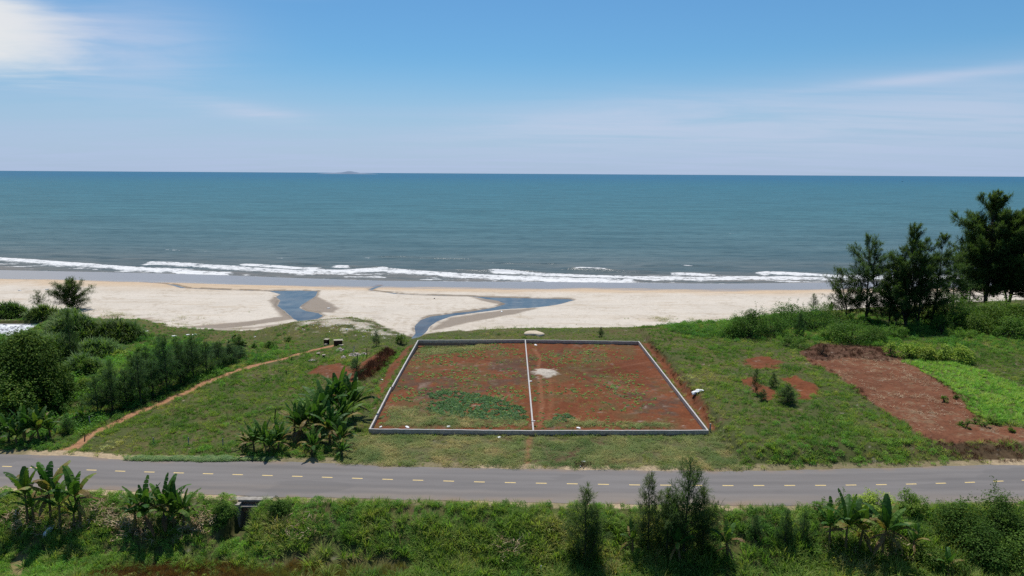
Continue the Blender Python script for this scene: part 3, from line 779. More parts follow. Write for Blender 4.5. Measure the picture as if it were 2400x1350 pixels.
M_RED = leaf_mat('reddish_weeds', [(0, (0.155, 0.068, 0.031)), (.5, (0.220, 0.116, 0.042)), (1, (0.220, 0.230, 0.062))], 0.35, 0.6, 0.2, True)
M_VINE = leaf_mat('sand_vine', [(0, (.10, .14, .02)), (.5, (.22, .23, .045)), (1, (.34, .29, .09))], .3, .6, .2, True)
M_CAS = leaf_mat('casuarina_needles', [(0, (0.034, 0.062, 0.020)), (.5, (0.070, 0.121, 0.037)), (1, (0.145, 0.183, 0.049))], 0.42, .6, 0.05)
M_CASF = leaf_mat('roadside_casuarina_needles', [(0, (0.040, 0.067, 0.022)), (.5, (0.081, 0.132, 0.041)), (1, (0.167, 0.200, 0.055))], .48, .6, 0.05)
M_CASY = leaf_mat('young_casuarina_needles', [(0, (0.025, 0.060, 0.017)), (.5, (0.049, 0.101, 0.029)), (1, (0.094, 0.152, 0.036))], 0.35, .6, 0.05)
M_BROAD = leaf_mat('broad_leaves', [(0, (0.029, 0.068, 0.012)), (.5, (0.068, 0.146, 0.024)), (1, (0.139, 0.236, 0.039))], 0.32, 0.6, 0.1)
M_DARK = leaf_mat('dark_glossy_leaves', [(0, (0.019, 0.046, 0.008)), (.5, (0.049, 0.108, 0.014)), (1, (0.135, 0.216, 0.027))], .2, .65, .08)
M_BRIGHT = leaf_mat('bright_leaves', [(0, (0.051, 0.110, 0.015)), (.5, (0.110, 0.214, 0.027)), (1, (0.220, 0.294, 0.044))], 0.36, 0.6, 0.2)
M_YEL = leaf_mat('yellow_green_leaves', [(0, (0.119, 0.200, 0.029)), (.5, (0.281, 0.399, 0.052)), (1, (0.540, 0.586, 0.094))], 0.28, 0.6, 0.2)
M_PAND = leaf_mat('strap_leaves', [(0, (0.048, 0.097, 0.030)), (.5, (0.108, 0.186, 0.048)), (1, (0.214, 0.278, 0.084))], 0.35, 0.6, 0.2)
M_BAN = leaf_mat('banana_leaves', [(0, (.026, .070, .015)), (.42, (.055, .130, .022)), (.70, (.125, .21, .030)), (.82, (.22, .18, .045)), (1, (.15, .09, .045))], .33, .55, .2)
M_DEADB = leaf_mat('withered_shrub', [(0, (.05, .025, .018)), (.5, (.10, .055, .035)), (1, (.16, .10, .06))], .15, .8, .1)
M_BARK = simple_mat('bark', (.045, .036, .030), (.095, .08, .068), 5.0, .9, .6, .1)
M_BSTEM = simple_mat('banana_stem', (.07, .075, .03), (.13, .085, .045), 4.0, .7, .3, .2)


# ------------------------------------------------------------------ plant geometry, all as arrays of quads
rng = np.random.default_rng(7)


class Q:
    def __init__(s): s.v = []; s.s = []
    def add(s, V, sh):
        if len(V):
            s.v.append(np.asarray(V, np.float32).reshape(-1, 4, 3)); s.s.append(np.broadcast_to(np.asarray(sh, np.float32), (len(s.v[-1]),)))
    def build(s, name, mat, parent=None, link=True):
        V = np.concatenate(s.v); S = np.concatenate(s.s)
        return mesh_np(name, V.reshape(-1, 3), np.arange(len(V) * 4).reshape(-1, 4), mat, {'shade': ('FACE', 'FLOAT', S)}, False, parent, link)


def unit(a):
    return a / np.maximum(np.linalg.norm(a, axis=-1, keepdims=True), 1e-9)


def blades(P, az, tilt, length, width, droop, nseg=3, peak=.25):
    """curved tapering blades; tilt from vertical, bending by droop along the length"""
    n = len(P); az, tilt, length, width, droop = (np.broadcast_to(np.asarray(q, float), (n,)) for q in (az, tilt, length, width, droop))
    side = np.stack([-np.sin(az), np.cos(az), np.zeros(n)], -1)
    c = P.copy(); out = []; prev = None
    for k in range(nseg + 1):
        t = k / nseg
        w = width * (min(1, (t / peak) * .6 + .4) if t < peak else max(.06, 1 - ((t - peak) / (1 - peak)) ** 1.4)) * .5
        L, R = c - side * w[:, None], c + side * w[:, None]
        if prev is not None:
            out.append(np.stack([prev[0], prev[1], R, L], 1))
        prev = (L, R)
        th = tilt + droop * (t + .5 / nseg)
        c = c + (length / nseg)[:, None] * np.stack([np.cos(az) * np.sin(th), np.sin(az) * np.sin(th), np.cos(th)], -1)
    return np.stack(out, 1).reshape(-1, 4, 3)


def leafquads(C, Nrm, size, aspect=.5, rs=None):
    """diamond leaves lying across the normals Nrm"""
    rs = rs or rng
    n = len(C); size = np.broadcast_to(np.asarray(size, float), (n,))[:, None]
    r = unit(rs.normal(size=(n, 3)))
    a = unit(np.cross(Nrm, r)); b = unit(np.cross(Nrm, a))
    fold = Nrm * size * .12
    return np.stack([C - a * size * .5, C + b * size * aspect * .5 + fold, C + a * size * .5, C - b * size * aspect * .5 + fold], 1)


def tube(path, rad, sides=6):
    path = np.asarray(path, float); rad = np.broadcast_to(np.asarray(rad, float), (len(path),))
    d = unit(np.gradient(path, axis=0))
    ref = np.where(np.abs(d[:, 2:3]) > .9, np.array([[1., 0, 0]]), np.array([[0, 0, 1.]]))
    a = unit(np.cross(d, ref)); b = np.cross(d, a)
    t = np.linspace(0, 2 * np.pi, sides, endpoint=False)
    R = path[:, None] + rad[:, None, None] * (a[:, None] * np.cos(t)[None, :, None] + b[:, None] * np.sin(t)[None, :, None])
    R2 = np.roll(R, -1, 1)
    return np.stack([R[:-1], R2[:-1], R2[1:], R[1:]], 2).reshape(-1, 4, 3)


# ------------------------------------------------------------------ scattered stuff (one object each, built of many tufts by a node group)
def scatter(name, pts, scale, tint, protos, mat_unused=None, tilt=.15, seed=0):
    rs = np.random.default_rng(seed + 100); n = len(pts)
    me = bpy.data.meshes.new(name); me.vertices.add(n); me.vertices.foreach_set('co', np.ascontiguousarray(pts, np.float32).ravel())
    rot = np.stack([rs.normal(0, tilt, n), rs.normal(0, tilt, n), rs.uniform(0, 6.283, n)], -1).astype(np.float32)
    for an, kind, key, d in (('rot', 'FLOAT_VECTOR', 'vector', rot), ('scl', 'FLOAT', 'value', scale), ('tint', 'FLOAT', 'value', tint), ('pick', 'INT', 'value', rs.integers(0, len(protos), n))):
        a = me.attributes.new(an, kind, 'POINT'); a.data.foreach_set(key, np.ascontiguousarray(d, np.int32 if kind == 'INT' else np.float32).ravel())
    ob = bpy.data.objects.new(name, me); col.objects.link(ob); ob['kind'] = 'stuff'
    pc = bpy.data.collections.new(name + '_tufts')
    for p in protos: pc.objects.link(p)
    g = bpy.data.node_groups.new(name + '_scatter', 'GeometryNodeTree')
    g.interface.new_socket('Geometry', in_out='INPUT', socket_type='NodeSocketGeometry'); g.interface.new_socket('Geometry', in_out='OUTPUT', socket_type='NodeSocketGeometry')
    nn, ll = g.nodes, g.links
    gi, go = nn.new('NodeGroupInput'), nn.new('NodeGroupOutput')
    io = nn.new('GeometryNodeInstanceOnPoints'); ci = nn.new('GeometryNodeCollectionInfo')
    ci.inputs[0].default_value = pc; ci.inputs['Separate Children'].default_value = True; ci.inputs['Reset Children'].default_value = True
    io.inputs['Pick Instance'].default_value = True
    def na(nm, t):
        q = nn.new('GeometryNodeInputNamedAttribute'); q.data_type = t; q.inputs[0].default_value = nm
        return q.outputs[0]
    er = nn.new('FunctionNodeEulerToRotation'); ll.new(na('rot', 'FLOAT_VECTOR'), er.inputs[0])
    ll.new(gi.outputs[0], io.inputs['Points']); ll.new(ci.outputs[0], io.inputs['Instance']); ll.new(na('pick', 'INT'), io.inputs['Instance Index'])
    ll.new(er.outputs[0], io.inputs['Rotation']); ll.new(na('scl', 'FLOAT'), io.inputs['Scale'])
    ll.new(io.outputs[0], go.inputs[0])
    md = ob.modifiers.new('scatter', 'NODES'); md.node_group = g
    return ob


def tuft(n, h, w, spread, tilt, droop, mat, nseg=3, seed=0, name='tuft'):
    rs = np.random.default_rng(seed); q = Q()
    a = rs.uniform(0, 6.283, n); r = spread * np.sqrt(rs.uniform(0, 1, n))
    P = np.stack([r * np.cos(a), r * np.sin(a), np.full(n, -.05)], -1)
    az = a + rs.normal(0, .7, n)
    q.add(blades(P, az, np.abs(rs.normal(tilt, tilt * .6, n)), h * rs.uniform(.55, 1.1, n), w * rs.uniform(.7, 1.2, n), rs.uniform(.3, 1, n) * droop, nseg), np.repeat(rs.uniform(0, 1, n), nseg))
    return q.build(name, mat, None, False)


def leafy(n, h, size, spread, mat, seed=0, up=.7, name='weed', aspect=.55):
    rs = np.random.default_rng(seed); q = Q()
    a = rs.uniform(0, 6.283, n); r = spread * np.sqrt(rs.uniform(0, 1, n))
    z = h * (1 - (r / spread) ** 2 * .7) * rs.uniform(.25, 1, n)
    C = np.stack([r * np.cos(a), r * np.sin(a), z], -1)
    Nn = unit(np.stack([np.cos(a) * r / spread, np.sin(a) * r / spread, np.full(n, up)], -1) + rs.normal(0, .45, (n, 3)))
    q.add(leafquads(C, Nn, size * rs.uniform(.6, 1.25, n), aspect, rs), rs.uniform(0, 1, n))
    k = max(6, n // 12); b = rs.uniform(0, 6.283, k)
    q.add(blades(np.zeros((k, 3)), b, rs.uniform(.2, 1.0, k), h * rs.uniform(.6, 1.0, k), .02, .3, 2), rs.uniform(.2, .6, k * 2))
    return q.build(name, mat, None, False)


def flat_hay(n, r, L, w, mat, seed=0, name='cut_stems', hgt=.12):
    rs = np.random.default_rng(seed); q = Q()
    P = np.stack([rs.normal(0, r, n), rs.normal(0, r, n), rs.uniform(0, hgt, n)], -1)
    base = rs.uniform(0, 6.283)
    q.add(blades(P, base + rs.normal(0, .8, n), rs.uniform(1.15, 1.6, n), L * rs.uniform(.5, 1.2, n), w, rs.normal(.15, .25, n), 2), np.repeat(rs.uniform(0, 1, n), 2))
    return q.build(name, mat, None, False)


def rand_in(n, x0, x1, y0, y1, seed):
    rs = np.random.default_rng(seed)
    y = rs.uniform(y0, y1, n); x = rs.uniform(x0, x1, n)
    k = np.abs(x) < 16 + .80 * y
    return x[k], y[k], rs


def build_stuff():
    up = lambda x, y, dz=0.0: np.stack([x, y, H(x, y) + dz], -1)
    # --- meadow grass north of the road
    G = [tuft(26, .42, .030, .20, .35, .9, M_GRASS, 3, s, 'grass_tuft') for s in range(5)] + [leafy(46, .26, .10, .26, M_GRASS, s, .8, 'grass_weed') for s in range(20, 23)]
    x, y, rs = rand_in(130000, -150, 150, 66, 158, 1)
    Z = zones(x, y)
    bare = np.max([Z['road'], Z['red'], Z['field'], Z['fieldlow'] * .88, Z['crop'], Z['cut'] * .93, Z['path'], Z['worn'], Z['strip'], Z['verge'] * .8, Z['plot']], 0)
    dens = (1 - bare) * (1 - .99 * Z['sand']) * sstep(y - road_n(x), .1, .6) * (.78 + .3 * fbm(x, y, 4, 201)) * (1 - .8 * sstep(fbm(x, y, 3.0, 209), .60, .68))
    k = rs.uniform(0, 1, len(x)) < dens
    x, y = x[k], y[k]
    t = .36 + .8 * (fbm(x, y, 9, 202) - .45) + .9 * (fbm(x, y, 2.2, 203) - .5) + rs.normal(0, .05, len(x))
    right = sstep(x, 24, 27); t = t + .04 - .05 * right
    t = t + .16 * sstep(y, 118, 135) * sstep(-x, 5, 60) - .05
    strawy = sstep(fbm(x, y, 3.2, 204), .60, .72); t = t + .22 * strawy
    sc = (.45 + 1.1 * fbm(x, y, 2.5, 205) ** 1.3) * rs.uniform(.55, 1.5, len(x)) * (1 + .35 * right * sstep(-y, -86, -72))
    sc = sc * (1 - .45 * sstep(y, 114, 124) * (x < 25)) * (1 - .25 * sstep(y - veg_y(x), -9, -4))
    scatter('meadow_grass', up(x, y), sc, np.clip(t, 0, 1), G, seed=1)
    T0 = [tuft(30, .75, .040, .22, .35, 1.2, M_GRASS, 3, 240 + s, 'tall_tuft') for s in range(4)]
    x, y, rs = rand_in(60000, -120, 120, 68, 140, 21); Z = zones(x, y)
    bare = np.max([Z['road'], Z['red'] * .9, Z['field'], Z['crop'], Z['cut'], Z['path'], Z['sand'], Z['worn'], Z['plot'], Z['strip']], 0)
    k = rs.uniform(0, 1, len(x)) < (1 - bare) * (y > road_n(x) + .6) * sstep(fbm(x, y, 2.0, 206), .60, .70) * (.4 + .6 * sstep(fbm(x, y, 12, 207), .4, .6)) * (1 - .8 * sstep(y, 116, 126) * (x < 25)); x, y = x[k], y[k]
    scatter('grass_clumps', up(x, y), rs.uniform(.5, 1.1, len(x)), np.clip(.22 + .8 * (fbm(x, y, 4, 208) - .45) + rs.normal(0, .08, len(x)), 0, 1), T0, seed=21)
    # --- darker leafy weeds in clumps over the meadow, thick along the road edge at right and beside the path
    W = [leafy(110, .55, .13, .42, M_WEED, s, .7, 'weed_clump') for s in range(5)]
    x, y, rs = rand_in(26000, -140, 150, 68, 150, 2); Z = zones(x, y)
    bare = np.max([Z['road'], Z['red'], Z['field'], Z['fieldlow'], Z['crop'], Z['cut'], Z['path'], Z['sand'], Z['worn'], Z['plot']], 0)
    pd = near_line(PATH, x, y)
    side = (x < np.interp(y, PATH[:, 1], PATH[:, 0])) & (y > 72)
    low = sstep(fbm(x, y, 6, 211), .52, .66) * .30
    dd = np.maximum(low, .75 * side * sstep(x, -150, -40) * sstep(16 - pd, 0, 8) * (x < -18))
    dd = np.maximum(dd, .75 * sstep(x, 25.5, 27) * sstep(7.5 - (y - road_n(x)), 0, 4) * (x < 46))
    dd = np.maximum(dd, .9 * side * (x < -40)); right2 = (x > 30) * sstep(y - 118 + .12 * (x - 30), 0, 8); dd = np.maximum(dd, .75 * right2)
    gul = np.exp(-((x + 18.9 + .03 * (y - 100)) / 1.3) ** 2) * sstep(y, 84, 90) * (y < 128); dd = np.maximum(dd, gul)
    dd = np.maximum(dd, .8 * (x > -34) * (x < -15) * sstep(7 - (y - road_n(x)), 0, 4) * (x < -17.5))
    dd = dd * (1 - bare) * (y > road_n(x) + .5) * (1 - .6 * sstep(y, 118, 128) * (x > -50) * (x < 25))
    k = rs.uniform(0, 1, len(x)) < dd; x, y = x[k], y[k]
    t = .34 + .8 * (fbm(x, y, 4, 212) - .5) + .12 * (x > 25) * (y < 84)
    thick = sstep(-x, 36, 44) * sstep(y, 74, 80) * sstep(fbm(x, y, 5, 213), .35, .6)
    scatter('weeds', up(x, y), rs.uniform(.55, 1.25, len(x)) * (1 + 1.1 * thick + .7 * right2[k] * sstep(fbm(x, y, 6, 214), .42, .6)) * (1 - .65 * sstep(y - veg_y(x), -14, -5) * (x < 30)) * (1 - .5 * sstep(y, 116, 126) * (x > -52) * (x < 25)), np.clip(t, 0, 1), W, seed=2)
    # --- cut grass lying in front of the wall and along the plot edges
    C_ = [flat_hay(40, .30, .55, .035, M_HAY, s) for s in range(5)]
    x, y, rs = rand_in(42000, -32, 40, 66, 124, 3); Z = zones(x, y)
    fr = np.maximum(Z['cut'], Z['plot'] * Z['fringe'] * .6) * (1 - sstep(.7 - np.min([near_line(p_, x, y) for p_ in WORN], 0), -.2, .4)) * (1 - .85 * sstep(fbm(x, y, 2.6, 224) - .35 * Z['plot'], .56, .66)) * (1 - Z['road'])
    patchy = sstep(fbm(x, y, 3, 221), .30, .48)
    k = rs.uniform(0, 1, len(x)) < fr * (.22 + .5 * patchy); x, y = x[k], y[k]
    t = .40 + 1.5 * (fbm(x, y, 1.8, 222) - .5) + .8 * (fbm(x, y, 6, 223) - .5)
    scatter('cut_grass', up(x, y), rs.uniform(.6, 1.2, len(x)), np.clip(t, 0, 1), C_, tilt=.08, seed=3)
    # cut greens dumped along the far road edge at left
    x, y, rs = rand_in(9000, -42, -22, 68, 71, 4)
    k = rs.uniform(0, 1, len(x)) < sstep(.62 - np.abs(y - road_n(x) - .30) - .9 * fbm(x, y, 1.6, 228) + .35, 0, .35) * sstep(x, -41.5, -38) * sstep(-x, 24.5, 28); x, y = x[k], y[k]
    scatter('cut_greens', np.stack([x, y, np.maximum(H(x, y), 0) + .03], -1), rs.uniform(.35, .65, len(x)), np.clip(rs.normal(.62, .16, len(x)), 0, 1), [flat_hay(36, .25, .4, .05, M_SQUASH, 40 + s, 'cut_leaves', .3) for s in range(2)], tilt=.1, seed=4)
    # --- low plants inside the plot: the thick squash patch and small sprouts all over
    S_ = [leafy(34, .16, .17, .26, M_SQUASH, s, 1.0, 'squash_sprout', .8) for s in range(4)]
    x, y, rs = rand_in(15000, -17, 24, 79, 124, 5); Z = zones(x, y)
    n1 = fbm(x, y, 3.5, 231)
    spr = sstep(n1, .40, .62) * .30 * (1 - .75 * sstep(np.abs(y - 104 - .3 * (x - 10)), 6, 1) * (x > 4)) * (1 - sstep(x, 17.5, 20.5))
    dd = np.maximum(Z['squash'] * .95 * sstep(fbm(x, y, 1.6, 232), .28, .45), spr) * (1 - Z['worn']) * (Z['lime'] < .15) * (np.abs(x - 2.5) > .5) * sstep(np.minimum(x + 16.6, 23 - x), .2, .9) * sstep(y, 79.3, 80)
    k = rs.uniform(0, 1, len(x)) < dd; x, y, sq = x[k], y[k], Z['squash'][k]
    scatter('squash_plants', up(x, y), np.where(sq > .4, rs.uniform(.8, 1.3, len(x)), rs.uniform(.45, .95, len(x))), np.clip(np.where(sq > .4, .30, .80) + rs.normal(0, .18, len(x)), 0, 1), S_, tilt=.1, seed=5)
    Gs = [tuft(14, .22, .03, .14, .6, .9, M_GRASS, 2, 60 + s, 'short_grass') for s in range(3)]
    x, y, rs = rand_in(16000, -17, 24, 79, 124, 6); Z = zones(x, y)
    dd = np.maximum(Z['fringe'] * .6, .30 * sstep(fbm(x, y, 5, 233), .42, .6)) * Z['plot'] * (1 - Z['worn']) * (1 - .7 * sstep(x, 17, 20))
    k = rs.uniform(0, 1, len(x)) < dd; x, y = x[k], y[k]
    scatter('plot_grass', up(x, y), rs.uniform(.6, 1.3, len(x)), np.clip(rs.normal(.62, .15, len(x)), 0, 1), Gs, seed=6)
    # --- bright crop field
    K = [tuft(22, .55, .05, .16, .25, .8, M_CROP, 3, 80 + s, 'crop_tuft') for s in range(4)]
    x, y, rs = rand_in(26000, 40, 110, 78, 122, 7); Z = zones(x, y)
    k = rs.uniform(0, 1, len(x)) < Z['crop'] * (.25 + .75 * sstep(np.sin((x * .83 + y * .55) * 6.5), -.6, .3)); x, y = x[k], y[k]
    scatter('crop', up(x, y), rs.uniform(.7, 1.15, len(x)) * (.8 + .4 * fbm(x, y, 2, 241)), np.clip(.45 + 1.2 * (fbm(x, y, 3, 242) - .5) + rs.normal(0, .22, len(x)), 0, 1), K, seed=7)
    # --- straw on the brown field, dry weeds along its edges, dry brush on the bank left of the plot
    x, y, rs = rand_in(16000, 28, 80, 76, 120, 8); Z = zones(x, y)
    k = rs.uniform(0, 1, len(x)) < np.maximum(Z['field'] * (.10 + .75 * sstep(fbm(x, y, 3, 251), .5, .66)) * (1 - .8 * Z['fieldtop']), 0) * .5; x, y = x[k], y[k]
    scatter('straw', up(x, y, .04), rs.uniform(.5, 1.2, len(x)), np.clip(rs.normal(.5, .25, len(x)), 0, 1), [flat_hay(7, .3, .55, .04, M_STRAW, 90 + s, 'straw_stems', .08) for s in range(4)], tilt=.1, seed=8)
    D_ = [tuft(26, .6, .03, .22, .35, .5, M_DRY, 2, 100 + s, 'dry_tuft') for s in range(4)]
    x, y, rs = rand_in(30000, -32, 80, 70, 124, 9); Z = zones(x, y)
    br = sstep(1.25 - near_line(hits([(914, 826), (892, 846), (868, 868), (846, 886)]), x, y), -.1, .5)
    bank = sstep(.8 - np.abs(inside(FIELD, x, y)), 0, .5) * (x < 62) * .35
    k = rs.uniform(0, 1, len(x)) < np.max([br * 1.0, Z['fieldlow'] * .75, Z['fieldtop'] * .45, bank, .35 * sstep(inside(R_BANK, x, y), -.3, .3) * (x > 24.2)], 0); x, y, br = x[k], y[k], br[k]
    scatter('dry_brush', up(x, y), np.where(br > .3, 1.45, rs.uniform(.5, 1.0, len(x))), np.clip(rs.normal(.45, .22, len(x)) - .1 * (br > .3), 0, 1), D_, tilt=.3, seed=9)
    # --- vines on the sand
    x, y, rs = rand_in(14000, -110, 70, 132, 172, 10); Z = zones(x, y)
    k = rs.uniform(0, 1, len(x)) < np.maximum(Z['creeper'] * .55 * sstep(fbm(x, y, 2.5, 261), .4, .6), .10 * Z['sand'] * sstep(9 - (y - veg_y(x)), 0, 8) * sstep(fbm(x, y, 5, 262), .5, .65)); x, y = x[k], y[k]
    scatter('sand_vines', up(x, y, .02), rs.uniform(.7, 1.5, len(x)), np.clip(rs.normal(.5, .22, len(x)), 0, 1), [flat_hay(18, .45, .7, .045, M_VINE, 120 + s, 'vine_runners', .12) for s in range(3)], tilt=.05, seed=10)
    # --- embankment below the road
    T = [tuft(34, 1.0, .050, .22, .35, 1.5, M_GRASS, 4, 140 + s, 'tall_grass') for s in range(5)]
    x, y, rs = rand_in(17000, -60, 60, 44, 62.4, 11)
    s = road_s(x) - y
    n = fbm(x, y, 3.0, 271); n2 = fbm(x, y, 1.2, 272)
    redz = sstep(-x, 8, 16) * sstep(54.4 - y + (n - .5) * 2, 0, 1.0) * sstep(x, -36, -31)
    wat = inside(POND, x, y)
    dd = sstep(s, .45, .9) * (.16 + .70 * sstep(n * .6 + n2 * .4, .42, .58)) * (1 + .5 * sstep(x, -18, -8)) * (1 - .85 * sstep(-x, 33, 37) * sstep(56 - y, 0, 2)) * (1 - .8 * sstep(wat, -.3, .2)) * (1 - .93 * redz)
    cul = (np.abs(x + 24.1 + .12 * s) < 1.0) & (s < 4.6); dd = np.where(cul, 0, dd)
    k = rs.uniform(0, 1, len(x)) < dd; x, y, s, n = x[k], y[k], s[k], n[k]
    t = .36 + 1.0 * (n - .5) + .6 * (fbm(x, y, .9, 273) - .5)
    sc = rs.uniform(.55, 1.2, len(x)) * (.75 + .5 * sstep(s, 1, 4)) * (1 + .15 * sstep(x, 15, 30)) * (1 - .25 * sstep(-x, 15, 25))
    scatter('tall_grass', up(x, y), sc, np.clip(t, 0, 1), T, tilt=.2, seed=11)
    W2 = [leafy(120, .5, .115, .40, M_WEED, 160 + s_, .6, 'creeper_clump') for s_ in range(5)]
    x, y, rs = rand_in(15000, -62, 62, 44, 62.6, 12); s = road_s(x) - y; n = fbm(x, y, 2.4, 281); wat = inside(POND, x, y)
    redz = sstep(-x, 8, 16) * sstep(54.4 - y + (n - .5) * 2, 0, 1.0) * sstep(x, -36, -31)
    dd = sstep(s, .35, .8) * (.24 + .46 * sstep(n, .38, .56)) * (1 - .35 * sstep(x, -16, -6) * sstep(-x, -34, -24)) * (1 - sstep(wat, -.3, .1)) * (1 - .88 * redz)
    cul = (np.abs(x + 24.1 + .12 * s) < 1.0) & (s < 4.6); dd = np.where(cul, 0, dd)
    dd = dd * (1 - sstep(inside(TANFG, x, y), -.2, .3))
    k = rs.uniform(0, 1, len(x)) < dd; x, y, n = x[k], y[k], n[k]
    t = .44 + 1.0 * (n - .5) + .5 * (fbm(x, y, 6, 282) - .5) + .12 * sstep(55 - y, 0, 2)
    brown = sstep(fbm(x, y, 2.0, 283), .62, .70)
    scatter('undergrowth', up(x, y), rs.uniform(.5, 1.15, len(x)), np.clip(t + .35 * brown, 0, 1), W2, tilt=.2, seed=12)
    R_ = [tuft(24, .7, .022, .2, .18, .3, M_RED, 2, 180 + s_, 'reddish_tuft') for s_ in range(3)]
    x, y, rs = rand_in(9000, -38, 2, 46, 54.6, 13)
    dd = sstep(-x, 6, 14) * sstep(54.8 - y + (fbm(x, y, 2, 291) - .5) * 2, 0, 1.0) * sstep(x, -36, -32)
    k = rs.uniform(0, 1, len(x)) < dd; x, y = x[k], y[k]
    scatter('reddish_weeds', up(x, y), rs.uniform(.6, 1.0, len(x)), np.clip(.45 + 1.4 * (fbm(x, y, 3, 292) - .5) + .3 * sstep(x, -24, -18), 0, 1), R_, seed=13)
    # dry leaf litter under the roadside banana clumps
    cs = hits([(22, 1222), (60, 1228), (236, 1206), (262, 1222), (300, 1236), (452, 1246), (470, 1228), (330, 1240), (150, 1232), (690, 1240), (1190, 1290), (1980, 1290), (2080, 1290)])
    rs = np.random.default_rng(15); kk = rs.integers(0, len(cs), 420); x, y = cs[kk, 0] + rs.normal(0, .9, 420), cs[kk, 1] + rs.normal(0, .6, 420)
    scatter('leaf_litter', up(x, y, .25), rs.uniform(.6, 1.3, 420), np.clip(rs.normal(.5, .3, 420), 0, 1), [flat_hay(8, .3, .5, .07, M_STRAW, 220 + s_, 'dry_leaves', .25) for s_ in range(3)], tilt=.4, seed=15)
    Gl = [tuft(30, .35, .03, .22, .3, .8, M_CROP, 2, 200 + s_, 'lawn_tuft') for s_ in range(3)]
    x, y, rs = rand_in(9000, -62, -18, 44, 57, 14)
    dd = np.maximum(sstep(-x, 31, 37) * sstep(56.5 - y, 0, 2) * (1 - sstep(inside(TANFG, x, y), -.4, .2)), .8 * sstep(2.2 - np.hypot((x + 21.5) / 1.3, y - 55.5), 0, 1))
    k = rs.uniform(0, 1, len(x)) < dd * .8; x, y = x[k], y[k]
    scatter('green_turf', up(x, y), rs.uniform(.7, 1.2, len(x)), np.clip(.12 + .6 * (fbm(x, y, 2, 293) - .5) + .2, 0, 1), Gl, seed=14)


build_stuff()


# ------------------------------------------------------------------ trees and shrubs
def casuarina_parts(h, r, seed, young=True, gaps=.0, forks=1, lean=(0, 0), base=.05, nbr=None, needle=None, thin=1.0):
    """returns (needles Q, trunk Q)"""
    rs = np.random.default_rng(seed); ne, tr = Q(), Q()
    nbr = nbr or int(46 + h * 5)
    needle = needle or .30 + .016 * h
    wid = (.020 if young else .026) + .0030 * h
    tops = []
    for f in range(forks):
        hh = h * (1 if f == 0 else rs.uniform(.72, .95)); a = rs.uniform(0, 6.283); o = 0 if f == 0 else r * rs.uniform(.22, .45)
        t = np.linspace(0, 1, 9)
        px = lean[0] * t ** 1.3 + o * np.cos(a) * np.minimum(1, t * 2.0) + np.cumsum(rs.normal(0, .012 * h / 3, 9)) * (t > .05)
        py = lean[1] * t ** 1.3 + o * np.sin(a) * np.minimum(1, t * 2.0) + np.cumsum(rs.normal(0, .012 * h / 3, 9)) * (t > .05)
        path = np.stack([px, py, t * hh - .3 * (t == 0)], -1)
        tr.add(tube(path, .016 * hh ** .9 * (1 - t * .93) + .008), .5)
        tops.append((path, hh, r * (1 if f == 0 else rs.uniform(.55, .8))))
    for path, hh, rr in tops:
        nb = int(nbr * (hh / h) * (rr / r if rr < r else 1))
        layer = rs.uniform(0, 6.283)
        for i in range(nb):
            t0 = base + (0.99 - base) * ((i + rs.uniform(0, 1)) / nb) ** (1.0 if young else .85)
            if gaps and math.sin(t0 * 26 + layer) + rs.normal(0, .5) < -1.4 + gaps * 1.6 and t0 < .93 and rs.uniform() < gaps:
                continue
            if young:
                prof = (1 - t0) ** (.74 if needle == .50 else .92) * min(1, .55 + t0 * 2.2) + .06
            else:
                prof = (max(0.0, 1 - ((t0 - .42) / .62) ** 1.6) if t0 > .42 else .70 + .30 * t0 / .42) * (.62 + .5 * abs(math.sin(t0 * 9 + layer))) + .08
            L = rr * prof * rs.uniform(.45, 1.25)
            p0 = np.array([np.interp(t0, np.linspace(0, 1, 9), path[:, c]) for c in range(3)])
            az = i * 2.39996 + rs.normal(0, .4)
            e0 = rs.uniform(.25, .75) if young else rs.uniform(.15, .6) + .5 * (t0 > .8)
            q = np.linspace(0, 1, 6)
            el = e0 + (.45 if young else .3) * q - (.0 if young else .25 * (t0 < .5)) * q
            st = L / 5
            c = np.concatenate([[[0, 0, 0]], np.cumsum(np.stack([np.cos(az) * np.cos(el), np.sin(az) * np.cos(el), np.sin(el)], -1)[:-1] * st, 0)]) + p0
            tr.add(tube(c, .012 * L * (1 - q * .9) + .006, 4), .3)
            # feathery side twigs along the branch, each carrying a tuft of needles
            nt = int(max(3, L * (4.6 if young else 4.4) * thin))
            qt = rs.uniform(.15 if young else .3, 1.0, nt); qt[0] = 1.0
            bd = unit(c[-1] - c[0])
            for qq in qt:
                p1 = np.array([np.interp(qq, q, c[:, k_]) for k_ in range(3)])
                td = unit(bd + rs.normal(0, .65, 3) + np.array([0, 0, .30 if young else .18]))
                tl = min(.30 * L, .9 + .03 * h) * rs.uniform(.5, 1.2) * (1.15 - .55 * qq) + .12
                m = int(7 + tl * 12)
                f = rs.uniform(0, 1, m)
                P = p1 + td * (tl * f)[:, None] + rs.normal(0, .05 + .05 * tl, (m, 3))
                dirn = unit(td[None] + rs.normal(0, .5, (m, 3)) + np.array([0, 0, -.05]))
                azn = np.arctan2(dirn[:, 1], dirn[:, 0]); ti = np.arccos(np.clip(dirn[:, 2], -1, 1))
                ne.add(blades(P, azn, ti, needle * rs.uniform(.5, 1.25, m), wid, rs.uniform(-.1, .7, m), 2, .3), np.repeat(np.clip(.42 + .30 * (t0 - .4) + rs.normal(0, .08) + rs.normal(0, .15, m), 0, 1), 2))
    return ne, tr


def plant(name, loc, label, cat, group, parts, rz=0.0, scale=1.0):
    root = empty(name, loc, label, cat, group, rz)
    root.scale = (scale,) * 3
    for pn, q, mt in parts:
        q.build(pn, mt, root)
    return root


